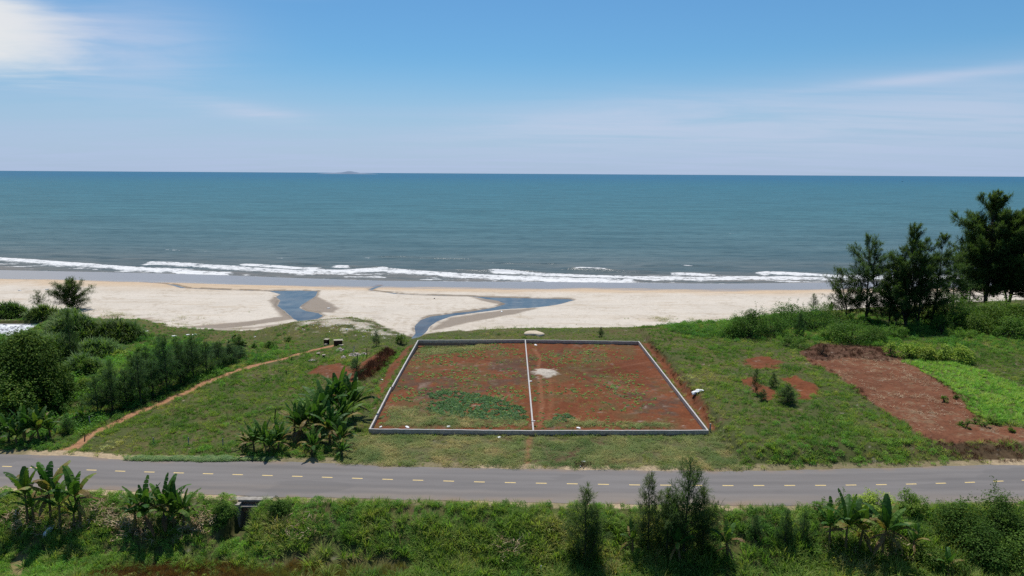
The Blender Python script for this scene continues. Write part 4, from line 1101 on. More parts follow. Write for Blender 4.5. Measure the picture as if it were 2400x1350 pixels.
def px_h(u, v, v_top):
    """height of an upright thing standing at photo pixel (u, v) whose top shows at row v_top"""
    P = hit(u, v); d = ray(u, v_top); t = math.hypot(P[0], P[1]) / math.hypot(d[0], d[1])
    return P, CAMH + d[2] * t - P[2]


def px_w(P, px):
    return px / FPX * math.hypot(P[1], CAMH - P[2])


CAS_RIGHT = [  # u, v base, v top, width px, forks, lean m, seed, label
    (2028, 752, 560, 105, 2, -.6, 11, 'leftmost tall casuarina on the right, forked narrow top against the sea'),
    (1985, 750, 636, 80, 2, -2.6, 12, 'low casuarina leaning left over the sand at the left end of the tree group'),
    (2084, 768, 606, 72, 1, 0, 13, 'narrow dense dark casuarina just right of the leftmost forked one'),
    (2124, 772, 535, 100, 3, .2, 14, 'spiky casuarina with bare forked tip sticking out above the middle group'),
    (2152, 766, 562, 85, 2, .2, 15, 'bushy casuarina right beside the spiky forked one'),
    (2182, 764, 556, 85, 1, .6, 16, 'thin airy casuarina at the right edge of the middle group'),
    (2232, 738, 600, 75, 1, -.5, 17, 'small open casuarina in the gap left of the tallest tree'),
    (2308, 726, 462, 160, 3, -.4, 18, 'tallest casuarina with broad layered crown near the right edge'),
    (2362, 724, 505, 130, 3, .5, 19, 'dark thick casuarina immediately right of the tallest tree'),
    (2412, 722, 500, 120, 2, .8, 20, 'dark casuarina cut off by the right edge of the picture'),
    (2268, 732, 612, 70, 1, 0, 21, 'low drooping casuarina under the left side of the tallest tree'),
    (2100, 772, 650, 60, 1, 0, 22, 'short dark casuarina in front of the middle group')]


def build_casuarinas():
    g = 'casuarina trees on the right by the beach'
    for u, v, vt, wpx, fk, ln, sd_, lab in CAS_RIGHT:
        P, h = px_h(u, v, vt); r = px_w(P, wpx) * .5
        big = u > 2260 and wpx > 110
        ne, tr = casuarina_parts(h, r * 1.25, sd_, False, .55 if not big else .35, fk, (ln, 0), .06 if not big else .12, int(30 + h * (3.8 if big else 3.0)), .34 + .013 * h, 1.6)
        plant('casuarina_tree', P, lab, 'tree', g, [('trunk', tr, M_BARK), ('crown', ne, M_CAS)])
    # the young row beside the dirt path
    g = 'young casuarinas in a row beside the dirt path'
    row = [(238, 990, 893, 66), (272, 978, 872, 62), (306, 968, 862, 66), (338, 958, 838, 70), (368, 944, 842, 66), (400, 930, 806, 74), (432, 916, 812, 62), (462, 902, 806, 62), (492, 890, 806, 60), (522, 876, 808, 58), (550, 864, 810, 56), (572, 852, 816, 44)]
    words = ['nearest the road', 'second from the road', 'third from the road', 'fourth from the road', 'fifth from the road', 'sixth from the road, the tallest', 'seventh from the road', 'eighth from the road', 'ninth from the road', 'tenth from the road', 'eleventh from the road', 'last and smallest, farthest up the path']
    rs = np.random.default_rng(5)
    protos = []
    for s in range(4):
        ne, tr = casuarina_parts(5.0, 1.9, 40 + s, True, .15, 1, (0, 0), .03, 62, .46, 1.2)
        protos.append((ne, tr))
    made = {}
    def young(u, v, vt, wpx, lab, g, s, name='casuarina_tree', cat='tree'):
        P, h = px_h(u, v, vt)
        if s not in made:
            made[s] = plant(name, P, lab, cat, g, [('trunk', protos[s][1], M_BARK), ('crown', protos[s][0], M_CASY)])
            o = made[s]
        else:
            o = copy_tree(made[s]); o.name = name; o.location = P; o['label'] = lab; o['category'] = cat
            if 'group' in o: del o['group']
            if g: o['group'] = g
        w = px_w(P, wpx) / 3.5
        o.scale = (w, w, h / 5.0 * rs.uniform(.95, 1.2)); o.rotation_euler = (0, 0, rs.uniform(0, 6.28))
        return o
    for i, ((u, v, vt, w), wd) in enumerate(zip(row, words)):
        young(u - 8, v - 13, vt, w * 1.2, 'young casuarina in the front row by the path, ' + wd, g, i % 4)
    back = [(318, 925, 842, 56, 'behind the third in the row'), (352, 905, 815, 60, 'behind the fourth in the row'), (385, 890, 805, 62, 'behind the fifth in the row'), (424, 878, 800, 62, 'behind the sixth in the row'), (470, 862, 802, 56, 'behind the eighth in the row'), (512, 846, 804, 54, 'behind the tenth in the row'), (270, 945, 858, 52, 'behind the second in the row'), (448, 885, 800, 60, 'squeezed in behind the seventh'), (545, 840, 812, 46, 'at the far end behind the row')]
    for i, (u, v, vt, w, wd) in enumerate(back):
        young(u - 6, v - 10, vt, w * 1.2, 'young dark casuarina ' + wd, g, (i + 1) % 4)
    # below the road
    g = 'casuarinas on the embankment below the road'
    for u, v, vt, wpx, fk, sd_, lab in ((1372, 1318, 1146, 96, 2, 61, 'twin topped casuarina below the road, left of the tallest one'), (1520, 1296, 1114, 92, 1, 62, 'slim young casuarina just left of the tallest roadside one'), (1602, 1300, 1078, 150, 1, 63, 'tallest young casuarina below the road, its tip crossing the lane'), (1562, 1298, 1150, 84, 1, 64, 'half hidden casuarina between the slim and the tallest one'), (1646, 1290, 1150, 74, 1, 65, 'small casuarina tucked against the right of the tallest one')):
        P, h = px_h(u, v, vt); r = px_w(P, wpx) * .5
        ne, tr = casuarina_parts(h, r * 1.15, sd_, True, .3, fk, (0, 0), .05, int(50 + h * 2.8), .50, 1.2)
        plant('casuarina_tree', P, lab, 'tree', g, [('trunk', tr, M_BARK), ('crown', ne, M_CASF)])
    g = 'small casuarina saplings'
    for i, (u, v, vt, w, lab) in enumerate(((1770, 922, 866, 24, 'slim sapling at the left of the clump on the right meadow'), (1812, 908, 880, 26, 'sapling on bare red soil, middle of the clump on the right meadow'), (1846, 946, 906, 46, 'wide bushy sapling in front of the red patch on the right meadow'), (1788, 938, 912, 26, 'low dull sapling at the front of the clump on the right meadow'),
            (1906, 726, 688, 26, 'lone little casuarina standing against the white sand'), (1872, 790, 736, 30, 'dark casuarina sapling in the shrubs left of the tree group'), (158, 1016, 974, 30, 'bluish sapling beside the lone banana at left'), (836, 884, 846, 34, 'dark sapling rising behind the banana clump by the red soil'), (882, 812, 780, 26, 'dark rounded sapling at the far left corner of the plot'), (1770, 1262, 1216, 32, 'dim little casuarina in the weeds below the road'), (1838, 1282, 1196, 44, 'taller of two dark saplings below the road'), (1882, 1276, 1200, 36, 'right one of two dark saplings below the road'), (830, 860, 842, 18, 'tiny green sapling beside the dark fence post'), (168, 842, 744, 44, 'grey green casuarina among the strap leaved bushes at left'), (1408, 790, 768, 16, 'tiny sapling in the grass behind the far wall'))):
        young(u, v, vt, w * 1.25, lab, g, i % 4, 'casuarina_sapling', 'sapling')
    # scraggly ones on the sand at left
    for u, v, vt, wpx, sd_, lab in ((172, 726, 660, 74, 71, 'sparse brownish casuarina on the sand above the left bushes'), (94, 726, 686, 34, 72, 'thin see-through little casuarina on the sand at far left')):
        P, h = px_h(u, v, vt); r = px_w(P, wpx) * .5
        ne, tr = casuarina_parts(h, r * 1.2, sd_, False, .2, 3 if sd_ == 72 else 4, (0, 0), .02, 40 if sd_ == 72 else 64, .40, .9 if sd_ == 72 else 2.0)
        plant('casuarina_tree', P, lab, 'tree', 'casuarinas on the left sand', [('trunk', tr, M_BARK), ('crown', ne, M_CAS)])


build_casuarinas()


def broad_parts(rx, ry, h, seed, leaf=.22, n=5000, lumps=14, skirt=0.0, aspect=.5):
    """bushy broad-leaved crown: lumps of leaves spread over an uneven dome, on forking limbs"""
    rs = np.random.default_rng(seed); le, tr = Q(), Q()
    per = max(30, n // lumps)
    for i in range(lumps):
        a = i * 2.39996 + rs.normal(0, .3); z = rs.uniform(.05, 1.0)
        rr = math.sqrt(max(0, 1 - z ** 2)) * rs.uniform(.55, .95)
        c = np.array([rr * math.cos(a) * rx * .78, rr * math.sin(a) * ry * .78, (skirt + (1 - skirt) * z) * h * rs.uniform(.66, .9)])
        lr = rs.uniform(.20, .52) * min(rx, ry, h * 1.0)
        m = int(per * rs.uniform(.7, 1.3))
        d = unit(rs.normal(size=(m, 3)) + np.array([0, 0, .45]))
        C = c + d * (lr * (rs.uniform(.5, 1.05, m) ** .6 + (rs.uniform(0, 1, m) < .12) * rs.uniform(0, .45, m)))[:, None] * np.array([1.15, 1.15, .85])
        C[:, 2] = np.maximum(C[:, 2], .05)
        Nn = unit(d * .6 + np.array([0, 0, .8]) + rs.normal(0, .42, (m, 3)))
        le.add(leafquads(C, Nn, leaf * rs.uniform(.6, 1.3, m), aspect, rs), np.clip(.5 + rs.normal(0, .18, m) + rs.normal(0, .16), 0, 1))
        if rs.uniform() < .55:                                 # a sprig standing out of the lump
            sd_ = unit(c / np.array([rx, ry, h]) + rs.normal(0, .5, 3) + np.array([0, 0, .55])); k_ = 22; tt = rs.uniform(.6, 1.0, k_) * lr * rs.uniform(1.3, 2.0)
            le.add(leafquads(c + sd_ * tt[:, None] + rs.normal(0, leaf * .5, (k_, 3)), unit(rs.normal(0, .6, (k_, 3)) + [0, 0, .7]), leaf * rs.uniform(.6, 1.1, k_), aspect, rs), np.clip(.55 + rs.normal(0, .2, k_), 0, 1))
        p0 = np.array([0, 0, 0.]); q = np.linspace(0, 1, 5)[:, None]
        path = p0 + (c - p0) * q + np.array([0, 0, 1]) * (q * (1 - q)) * h * .18
        tr.add(tube(path, (.035 + .012 * h) * (1 - .8 * q[:, 0]), 5), .5)
    return le, tr


BUSHES = [  # u, v base, width px, v top, material, leaf size, leaves, label, name
    ('left', 62, 962, 235, 772, 'D', .34, 30000, 'huge dark round broad-leaved tree at the left edge', 'broadleaf_tree'),
    ('left', 20, 1000, 150, 868, 'R', .34, 5200, 'bright broad-leaved tree in front of the huge dark one at the left edge', 'broadleaf_tree'),
    ('left', 98, 952, 54, 900, 'R', .30, 1400, 'small bright green crown poking out beside the left banana clump', 'broadleaf_tree'),
    ('left', 156, 932, 66, 852, 'B', .26, 2600, 'glossy shrub right of the huge dark tree', 'shrub'),
    ('left', 138, 972, 54, 922, 'B', .24, 1600, 'drab shrub above the lone banana plant', 'shrub'),
    ('left', 250, 898, 62, 856, 'R', .24, 2200, 'leafy green shrub behind the first young casuarinas', 'shrub'),
    ('left', 330, 872, 46, 806, 'R', .26, 2200, 'upright bright leafy shrub among the young casuarinas', 'shrub'),
    ('left', 200, 918, 50, 880, 'R', .24, 1600, 'low green shrub between the glossy shrub and the casuarina row', 'shrub'),
    ('left', 215, 950, 60, 915, 'R', .22, 1600, 'tangled green shrub just left of the casuarina row', 'shrub'),
    ('left', 282, 842, 40, 818, 'Y', .22, 900, 'yellowish shrub on the grass behind the young casuarinas', 'shrub'),
    ('left', 205, 880, 56, 838, 'R', .22, 1800, 'leafy shrub below the strap-leaved mound', 'shrub'),
    ('right', 1752, 786, 72, 728, 'B', .26, 3200, 'rounded shrub at the left end of the right thicket', 'shrub'),
    ('right', 1712, 788, 48, 755, 'R', .24, 1500, 'compact glossy shrub at the foot of the right thicket, nearest the plot', 'shrub'),
    ('right', 1808, 782, 84, 738, 'B', .24, 3200, 'dark spreading shrub second from the left in the right thicket', 'shrub'),
    ('right', 1850, 758, 90, 722, 'B', .26, 3000, 'shrub on the beach edge in the middle of the right thicket', 'shrub'),
    ('right', 1905, 772, 90, 728, 'B', .24, 3200, 'dark green shrub just left of the leaning casuarina', 'shrub'),
    ('right', 1945, 762, 66, 716, 'R', .28, 2200, 'tall leafy shrub touching the leaning casuarina', 'shrub'),
    ('right', 1992, 800, 92, 752, 'R', .24, 3400, 'light green bush under the leftmost tall casuarina', 'shrub'),
    ('right', 1862, 812, 70, 790, 'R', .2, 1700, 'low sprawling bush left of the burnt field edge', 'shrub'),
    ('right', 2046, 800, 50, 764, 'B', .2, 2000, 'small round dark bush at the edge of the lower grass', 'shrub'),
    ('right', 2098, 790, 50, 768, 'R', .22, 1400, 'little green bush at the foot of the casuarinas', 'shrub'),
    ('right', 2222, 764, 128, 694, 'R', .32, 5200, 'big light green dome shaped bush between the two casuarina groups', 'shrub'),
    ('right', 2206, 780, 46, 742, 'B', .24, 1500, 'dim bush tucked under the big light green dome', 'shrub'),
    ('right', 2308, 778, 96, 716, 'R', .32, 4200, 'light green bush right of the big dome, dark underneath', 'shrub'),
    ('right', 2348, 758, 80, 704, 'R', .32, 3000, 'green bush in the shade of the tallest casuarina', 'shrub'),
    ('right', 2396, 764, 80, 716, 'R', .34, 3000, 'bright bush cut by the right edge above the lower bush', 'shrub'),
    ('right', 2376, 788, 96, 752, 'R', .30, 3000, 'low bright bush at the right edge beside the grass', 'shrub'),
    ('right', 2150, 784, 60, 758, 'B', .24, 1600, 'dark bush between the middle casuarinas', 'shrub'),
    ('right', 2250, 790, 70, 772, 'R', .2, 1400, 'low weedy bush before the light green domes', 'shrub'),
    ('right', 1944, 796, 50, 772, 'R', .22, 1300, 'low green bush in front of the dark thicket', 'shrub'),
    ('hedge', 2086, 833, 34, 800, 'Y', .26, 800, 'small upright yellow-green bush at the left end of the hedge', 'hedge_bush'),
    ('hedge', 2128, 838, 56, 804, 'Y', .28, 1700, 'second yellow-green hedge bush from the left', 'hedge_bush'),
    ('hedge', 2170, 842, 54, 808, 'Y', .28, 1600, 'middle yellow-green hedge bush', 'hedge_bush'),
    ('hedge', 2212, 844, 50, 808, 'Y', .28, 1500, 'yellow-green hedge bush fourth from the left', 'hedge_bush'),
    ('hedge', 2256, 850, 62, 812, 'Y', .30, 2000, 'largest yellow-green hedge bush at the right end', 'hedge_bush'),
    ('plotb', 940, 806, 44, 785, 'R', .2, 1200, 'green bush outside the far left corner of the wall', 'shrub'),
    ('plotb', 560, 812, 30, 780, 'B', .2, 900, 'dark little bush beyond the casuarina row', 'shrub'),
    ('plotb', 632, 815, 34, 800, 'B', .2, 900, 'low dark bush on the grass left of the path end', 'shrub'),
    ('plotb', 596, 815, 18, 803, 'B', .18, 400, 'tiny dark bush on the grass beyond the casuarina row', 'shrub'),
    ('plotb', 676, 800, 22, 790, 'B', .18, 400, 'small dark bush in the grass near the beach', 'shrub'),
    ('fg', 2052, 1192, 110, 1158, 'Y', .20, 3600, 'feathery yellow-green shrub at the road edge', 'shrub'),
    ('fg', 2132, 1196, 90, 1160, 'R', .20, 3000, 'feathery green shrub right of the yellow-green one at the road edge', 'shrub'),
    ('fg', 1990, 1205, 80, 1170, 'R', .20, 2400, 'low green shrub at the road edge above the banana clump', 'shrub'),
    ('fg', 2235, 1250, 130, 1180, 'B', .24, 5200, 'big dark leafy bush left of the corner thicket below the road', 'shrub'),
    ('fg', 2345, 1240, 150, 1168, 'B', .24, 5600, 'big dark leafy bush in the corner thicket nearest the road', 'shrub'),
    ('fg', 2300, 1310, 150, 1228, 'B', .24, 5600, 'big dark leafy bush in the middle of the corner thicket', 'shrub'),
    ('fg', 2385, 1335, 150, 1250, 'B', .24, 5200, 'big dark leafy bush in the bottom right corner', 'shrub'),
    ('fg', 2200, 1335, 120, 1280, 'R', .22, 3600, 'green bush at the bottom edge left of the corner thicket', 'shrub'),
    ('fg', 524, 1222, 76, 1172, 'B', .2, 3600, 'dark bush hugging the left side of the culvert', 'shrub'),
    ('fg', 655, 1205, 60, 1172, 'B', .2, 2000, 'bush on the right side of the culvert', 'shrub'),
    ('fg', 1925, 1205, 80, 1178, 'R', .2, 2200, 'grassy green bush at the road edge left of the banana clump', 'shrub'),
]
GROUPS = {'left': 'shrubs and trees of the left thicket', 'right': 'shrubs of the thicket under the casuarinas', 'hedge': 'yellow-green bushes in the hedge row', 'plotb': 'small bushes on the grass', 'fg': 'bushes below the road'}


def build_bushes():
    mats = {'D': M_DARK, 'B': M_BROAD, 'R': M_BRIGHT, 'Y': M_YEL}
    for i, (g, u, v, wpx, vt, mk, lf, n, lab, nm) in enumerate(BUSHES):
        if g == 'right': wpx, vt, n = wpx * 1.4, vt - 5, int(n * 1.7)
        P, h = px_h(u, v, vt); r = px_w(P, wpx) * .5
        if h < .5: h = .5
        lumps = 10 if n < 1500 else 16 if n < 4000 else 26 if n < 8000 else 60
        le, tr = broad_parts(r, r * .9, h, 300 + i, lf * (.8 if g == 'fg' else 1), n, lumps, 0.0, .5)
        plant(nm, P, lab, 'tree' if 'tree' in nm else 'bush' if 'hedge' in nm else 'shrub', GROUPS[g], [('branches', tr, M_BARK), ('foliage', le, mats[mk])])
    # withered brown bush at the top corner of the brown field
    P, h = px_h(1926, 830, 803); le, tr = broad_parts(px_w(P, 16), px_w(P, 16), h, 390, .2, 900, 9, 0, .3)
    plant('shrub', P, 'withered reddish brown bush at the far corner of the brown field', 'shrub', None, [('branches', tr, M_BARK), ('foliage', le, M_DEADB)])
    # small dark crop plants along the edge of the bright crop
    for k, (u, v, w) in enumerate([(2212, 942, 20), (2240, 936, 14), (2252, 998, 14), (2266, 1002, 20), (2286, 994, 20), (2308, 1000, 26), (2334, 996, 24), (2372, 1012, 14), (2318, 990, 20)]):
        P = hit(u, v); le, tr = broad_parts(px_w(P, w) * .55, px_w(P, w) * .5, px_w(P, w) * .75, 400 + k, .17, 260, 7, 0, .5)
        lab = ['lone crop plant on the brown soil', 'small crop plant just right of the lone one', 'smallest crop plant at the left of the front cluster', 'crop plant second from left in the front cluster', 'crop plant third from left in the front cluster', 'widest crop plant of the front cluster', 'crop plant at the right end of the front cluster', 'upright crop plant standing alone near the right edge', 'crop plant at the corner of the bright crop'][k]
        plant('crop_plant', P, lab, 'plant', 'loose plants along the bright crop', [('stems', tr, M_BARK), ('foliage', le, M_BRIGHT)])


build_bushes()


def strap_parts(rx, ry, h, seed, n_ros, L=1.1, w=.07):
    rs = np.random.default_rng(seed); q, tr = Q(), Q()
    for i in range(n_ros):
        a = i * 2.39996 + rs.normal(0, .4); f = math.sqrt((i + .5) / n_ros)
        z = h * (1 - .85 * f ** 2.2) * rs.uniform(.55, 1.08) - L * .35
        c = np.array([f * rx * math.cos(a), f * ry * math.sin(a), max(.1, z)])
        m = rs.integers(20, 30)
        az = rs.uniform(0, 6.283, m)
        q.add(blades(np.repeat(c[None], m, 0), az, np.abs(rs.normal(.45, .35, m)), L * rs.uniform(.6, 1.15, m), w * rs.uniform(.7, 1.2, m), rs.uniform(.5, 1.6, m), 4, .15), np.repeat(np.clip(.42 + rs.normal(0, .16, m) + rs.normal(0, .2), 0, 1), 4))
        tr.add(tube(np.array([[c[0] * .8, c[1] * .8, -.2], [c[0] * .9, c[1] * .92, c[2] * .5], c]), [.09, .07, .06], 5), .5) if i == 0 else None
    return q, tr


def build_strap_bushes():
    g = 'strap-leaved screw pine bushes'
    for i, (u, v, wpx, vt, n, lab) in enumerate(((20, 745, 110, 712, 40, 'strap-leaved bush on the sand edge behind the weir, at the left edge'), (106, 748, 86, 718, 30, 'strap-leaved bush on the sand edge right of the weir'), (160, 764, 80, 726, 26, 'strap-leaved bush under the sparse brown casuarina'), (176, 806, 150, 738, 60, 'biggest strap-leaved mound in the middle of the left thicket'), (262, 800, 120, 752, 48, 'strap-leaved mound left of the sandy bank'), (300, 796, 70, 758, 26, 'rounded end of the strap-leaved thicket beside the grass'), (120, 838, 130, 790, 44, 'shaded strap-leaved bush below the biggest mound'), (228, 838, 110, 800, 36, 'strap-leaved bush in front of the right mound'), (62, 812, 90, 782, 28, 'strap-leaved bush just below the weir'), (196, 872, 80, 836, 22, 'strap-leaved bush at the foot of the thicket'), (548, 805, 22, 776, 5, 'lone upright screw pine on the grass'), (566, 810, 24, 795, 5, 'small screw pine leaning on the lone upright one'))):
        P, h = px_h(u, v, vt); r = px_w(P, wpx) * .5
        q, tr = strap_parts(r, r * (.45 if v < 750 else .9), h, 500 + i, n * 4 if n > 10 else n, 2.0 if n > 10 else 1.0, .19)
        plant('screw_pine', P, lab, 'bush', g, [('branches', tr, M_BARK), ('foliage', q, M_PAND)])


build_strap_bushes()


def banana_leaf(q, base, az, tilt, L, w, droop, tone, torn, rs, nseg=9):
    """one ragged banana leaf: two half blades folded along the midrib"""
    t = np.linspace(0, 1, nseg + 1)
    th = tilt + droop * t ** 1.8
    st = L / nseg
    d = np.stack([np.cos(az) * np.sin(th), np.sin(az) * np.sin(th), np.cos(th)], -1)
    c = base + np.concatenate([np.zeros((1, 3)), np.cumsum(d[:-1] * st, 0)])
    side = np.array([-math.sin(az), math.cos(az), 0]); upv = np.cross(side, d) * -1
    prof = np.where(t < .14, .08 + t * 1.2, np.clip(np.sin(np.pi * (t * .86 + .10)) ** .55, 0.05, 1)) * w * .5
    prof[0] = .02
    for sgn in (-1, 1):
        for k in range(nseg):
            f0, f1 = prof[k], prof[k + 1]
            cut = rs.uniform(.72, 1.0) if torn else 1.0
            gap = rs.uniform(0, .3) if torn else 0
            o0 = c[k] + (side * sgn * f0 * .94 - upv[k] * f0 * rs.uniform(.2, .5)) * cut
            o1 = c[k + 1] + (side * sgn * f1 * .94 - upv[k + 1] * f1 * rs.uniform(.2, .5)) * cut
            o1 = o1 + (o0 - o1) * gap
            q.add([[c[k], o0, o1, c[k + 1]]], np.clip(tone + rs.normal(0, .05), 0, 1))
    q.add(tube(c, .022 * (1 - .8 * t) + .004, 4), tone if tone > .7 else tone + .15)


def banana_parts(h, seed, nl=8, spread=1.0, leafL=None, dead=.25, stem=None):
    rs = np.random.default_rng(seed); lv, stq, dd = Q(), Q(), Q()
    stem = stem if stem is not None else h * .48
    leafL = leafL or h * .62
    ln = rs.normal(0, .10 * stem, 2)
    path = np.array([[0, 0, -.3], [ln[0] * .4, ln[1] * .4, stem * .5], [ln[0], ln[1], stem], [ln[0] * 1.1, ln[1] * 1.1, stem + leafL * .12]])
    stq.add(tube(path, [.13, .11, .08, .05], 8), .5)
    top = path[-1]
    a0 = rs.uniform(0, 6.283)
    for i in range(nl):
        f = i / max(1, nl - 1)
        az = a0 + i * 2.5 + rs.normal(0, .25)
        tilt = (.06 + .75 * f + rs.normal(0, .08)) * spread
        torn = rs.uniform() < .6
        tone = rs.choice([.2, .35, .48, .58])
        if f > .6 and rs.uniform() < dead * 1.6: tone = rs.choice([.74, .82, .9])
        banana_leaf(lv, top - np.array([0, 0, .25 * f]), az, max(.03, tilt), leafL * rs.uniform(.8, 1.1), leafL * (.23 if stem < h * .4 else .28), (.5 + 1.5 * f) * rs.uniform(.5, 1.25), tone, torn, rs)
    for i in range(int(1 + dead * 6)):
        banana_leaf(dd, top - np.array([0, 0, rs.uniform(.1, .5)]), rs.uniform(0, 6.283), rs.uniform(1.6, 2.2), leafL * rs.uniform(.5, .8), leafL * .16, rs.uniform(.6, 1.0), rs.choice([.88, .95, 1.0]), True, rs, 6)
    return lv, stq, dd


BANANAS = [  # group, u, v base, v top, leaves, dead, label
    ('a', 66, 1206, 1100, 7, .3, 'left tall banana plant below the road, yellowish leaf at its left'),
    ('a', 120, 1204, 1086, 7, .5, 'tallest banana plant below the road at left, two upright leaves and browned side leaves'),
    ('a', 192, 1212, 1100, 6, .5, 'banana plant right of the tallest one, torn yellow leaf pointing right'),
    ('a', 142, 1222, 1136, 5, .3, 'half-size banana plant between the tall ones at left'),
    ('a', 82, 1212, 1150, 5, .1, 'dark short banana plant in front of the left tall one'),
    ('a', 174, 1222, 1166, 5, .1, 'low banana sucker at the foot of the torn-leaved plant'),
    ('b', 318, 1226, 1160, 7, .1, 'leftmost banana plant of the low dense clump'),
    ('b', 348, 1232, 1140, 8, .1, 'banana plant second from the left in the low dense clump'),
    ('b', 380, 1234, 1138, 8, .15, 'tallest banana plant in the middle of the low dense clump'),
    ('b', 410, 1232, 1146, 8, .15, 'banana plant with light yellow leaf in the low dense clump'),
    ('b', 434, 1228, 1154, 7, .1, 'rightmost banana plant of the low dense clump'),
    ('c', 1482, 1286, 1228, 6, .3, 'small banana plant left of the roadside casuarina pair'),
    ('c', 1594, 1306, 1232, 7, .25, 'bright banana plant standing before the tallest roadside casuarina'),
    ('c', 1706, 1298, 1228, 7, .6, 'banana plant with yellow drooping leaf right of the roadside casuarinas'),
    ('d', 1942, 1262, 1190, 7, .3, 'left banana plant of the right clump below the road'),
    ('d', 1980, 1275, 1168, 8, .3, 'tall banana plant with upright slit leaf in the right clump'),
    ('d', 2012, 1270, 1190, 7, .5, 'banana plant in the middle of the right clump'),
    ('d', 2064, 1282, 1180, 7, .9, 'banana plant with dead brown leaves in the right clump'),
    ('d', 2086, 1275, 1196, 7, .7, 'banana plant with long yellow leaf reaching right in the right clump'),
    ('d', 2132, 1278, 1236, 4, .3, 'stubby banana plant standing clear of the right clump'),
    ('d', 2216, 1332, 1284, 5, .8, 'small withered banana plant before the corner thicket'),
    ('e', 788, 985, 880, 9, .15, 'tallest banana plant at the far end of the clump beside the plot'),
    ('e', 826, 978, 892, 9, .15, 'banana plant nearest the wall at the far end of the clump'),
    ('e', 764, 1000, 902, 9, .15, 'banana plant left of the tallest in the clump beside the plot'),
    ('e', 808, 1010, 930, 9, .15, 'banana plant on the right flank of the clump beside the plot'),
    ('e', 742, 1022, 932, 9, .4, 'banana plant with brown leaves in the middle of the clump beside the plot'),
    ('e', 712, 1030, 948, 9, .4, 'banana plant at the left of the middle part of the clump beside the plot'),
    ('e', 772, 1036, 958, 9, .3, 'banana plant in the front middle of the clump beside the plot'),
    ('e', 690, 1018, 952, 8, .3, 'leftmost plant of the middle part of the clump beside the plot'),
    ('e', 800, 1052, 988, 8, .2, 'low banana plant at the right front of the clump, near the wall corner'),
    ('e', 730, 1066, 1008, 8, .2, 'low banana plant at the very front of the clump, close to the road'),
    ('e', 802, 1072, 1030, 7, .1, 'little banana plant nearest the road at the right of the clump'),
    ('f', 622, 1062, 984, 9, .3, 'middle banana plant of the separate left clump near the road'),
    ('f', 596, 1066, 992, 9, .2, 'left banana plant of the separate left clump near the road'),
    ('f', 652, 1064, 990, 9, .3, 'right banana plant of the separate left clump near the road'),
    ('f', 632, 1072, 1004, 8, .2, 'front banana plant of the separate left clump near the road'),
    ('f', 576, 1058, 1006, 7, .2, 'smallest banana plant at the left of the separate clump near the road'),
    ('g', 22, 1040, 966, 9, .1, 'banana plant at the far left edge above the road'),
    ('g', 58, 1042, 958, 9, .1, 'large banana plant in the left clump above the road'),
    ('g', 92, 1040, 956, 9, .15, 'banana plant with leaves reaching right in the left clump above the road'),
    ('g', 118, 1032, 968, 8, .15, 'rightmost banana plant in the left clump above the road'),
    ('g', 40, 1050, 986, 8, .1, 'low banana plant at the front of the left clump above the road'),
    ('g', 190, 1000, 948, 6, .2, 'lone light green banana plant left of the young casuarinas'),
    ('h', 1944, 748, 712, 6, .1, 'banana plant on the beach edge left of the casuarinas'),
]


def build_bananas():
    grp = {'a': 'banana plants of the tall left clump below the road', 'b': 'banana plants of the low dense clump below the road', 'c': 'single banana plants before the roadside casuarinas', 'd': 'banana plants of the right clump below the road', 'e': 'banana plants of the big clump beside the plot', 'f': 'banana plants of the separate clump near the road', 'g': 'banana plants at the left above the road', 'h': None}
    for i, (g, u, v, vt, nl, dead, lab) in enumerate(BANANAS):
        v += {'f': -7, 'g': -7, 'a': 16, 'd': 26, 'c': 14, 'b': 6}.get(g, 0)
        P, h = px_h(u, v, vt)
        sp = 1.0
        stem = None
        if g in 'efg': sp, stem = 1.15, h * .30
        if g == 'b': stem = h * .34
        if g == 'a': sp = .8
        lv, st, dd = banana_parts(h, 700 + i, nl + (6 if g in 'efg' else 4 if g == 'b' else 1), sp, (h * .72 if g in 'fg' else h * .80 if g in 'eb' else h * .62), dead, stem)
        plant('banana_plant', P, lab, 'banana plant', grp[g], [('stem', st, M_BSTEM), ('leaves', lv, M_BAN), ('dead_leaves', dd, M_BAN)])


build_bananas()


# ------------------------------------------------------------------ built things
M_CONC = simple_mat('rendered_concrete', (.44, .34, .27), (.54, .435, .355), 2.5, .9, .3, .2)
def stain_wall():
    N = NT(M_CONC.node_tree); p = [n for n in N.n if n.type == 'BSDF_PRINCIPLED'][0]; src = p.inputs['Base Color'].links[0].from_socket
    pos = N.new('ShaderNodeNewGeometry').outputs['Position']; sp = N.new('ShaderNodeSeparateXYZ'); N.l.new(pos, sp.inputs[0])
    drip = N.step(N.noise(N.mapping(pos, (2.2, 2.2, .25)), 1.0, 5, .65), .42, .66)
    c1 = N.mixc(N.math('MULTIPLY', drip, .45), src, C4((.25, .225, .20)))
    splash = N.math('MULTIPLY', N.step(N.math('ADD', sp.outputs[2], N.math('MULTIPLY', N.noise(pos, 2.5, 4), .3)), .48, .10), .7)
    N.l.new(N.mixc(splash, c1, C4((.20, .085, .05))), p.inputs['Base Color'])


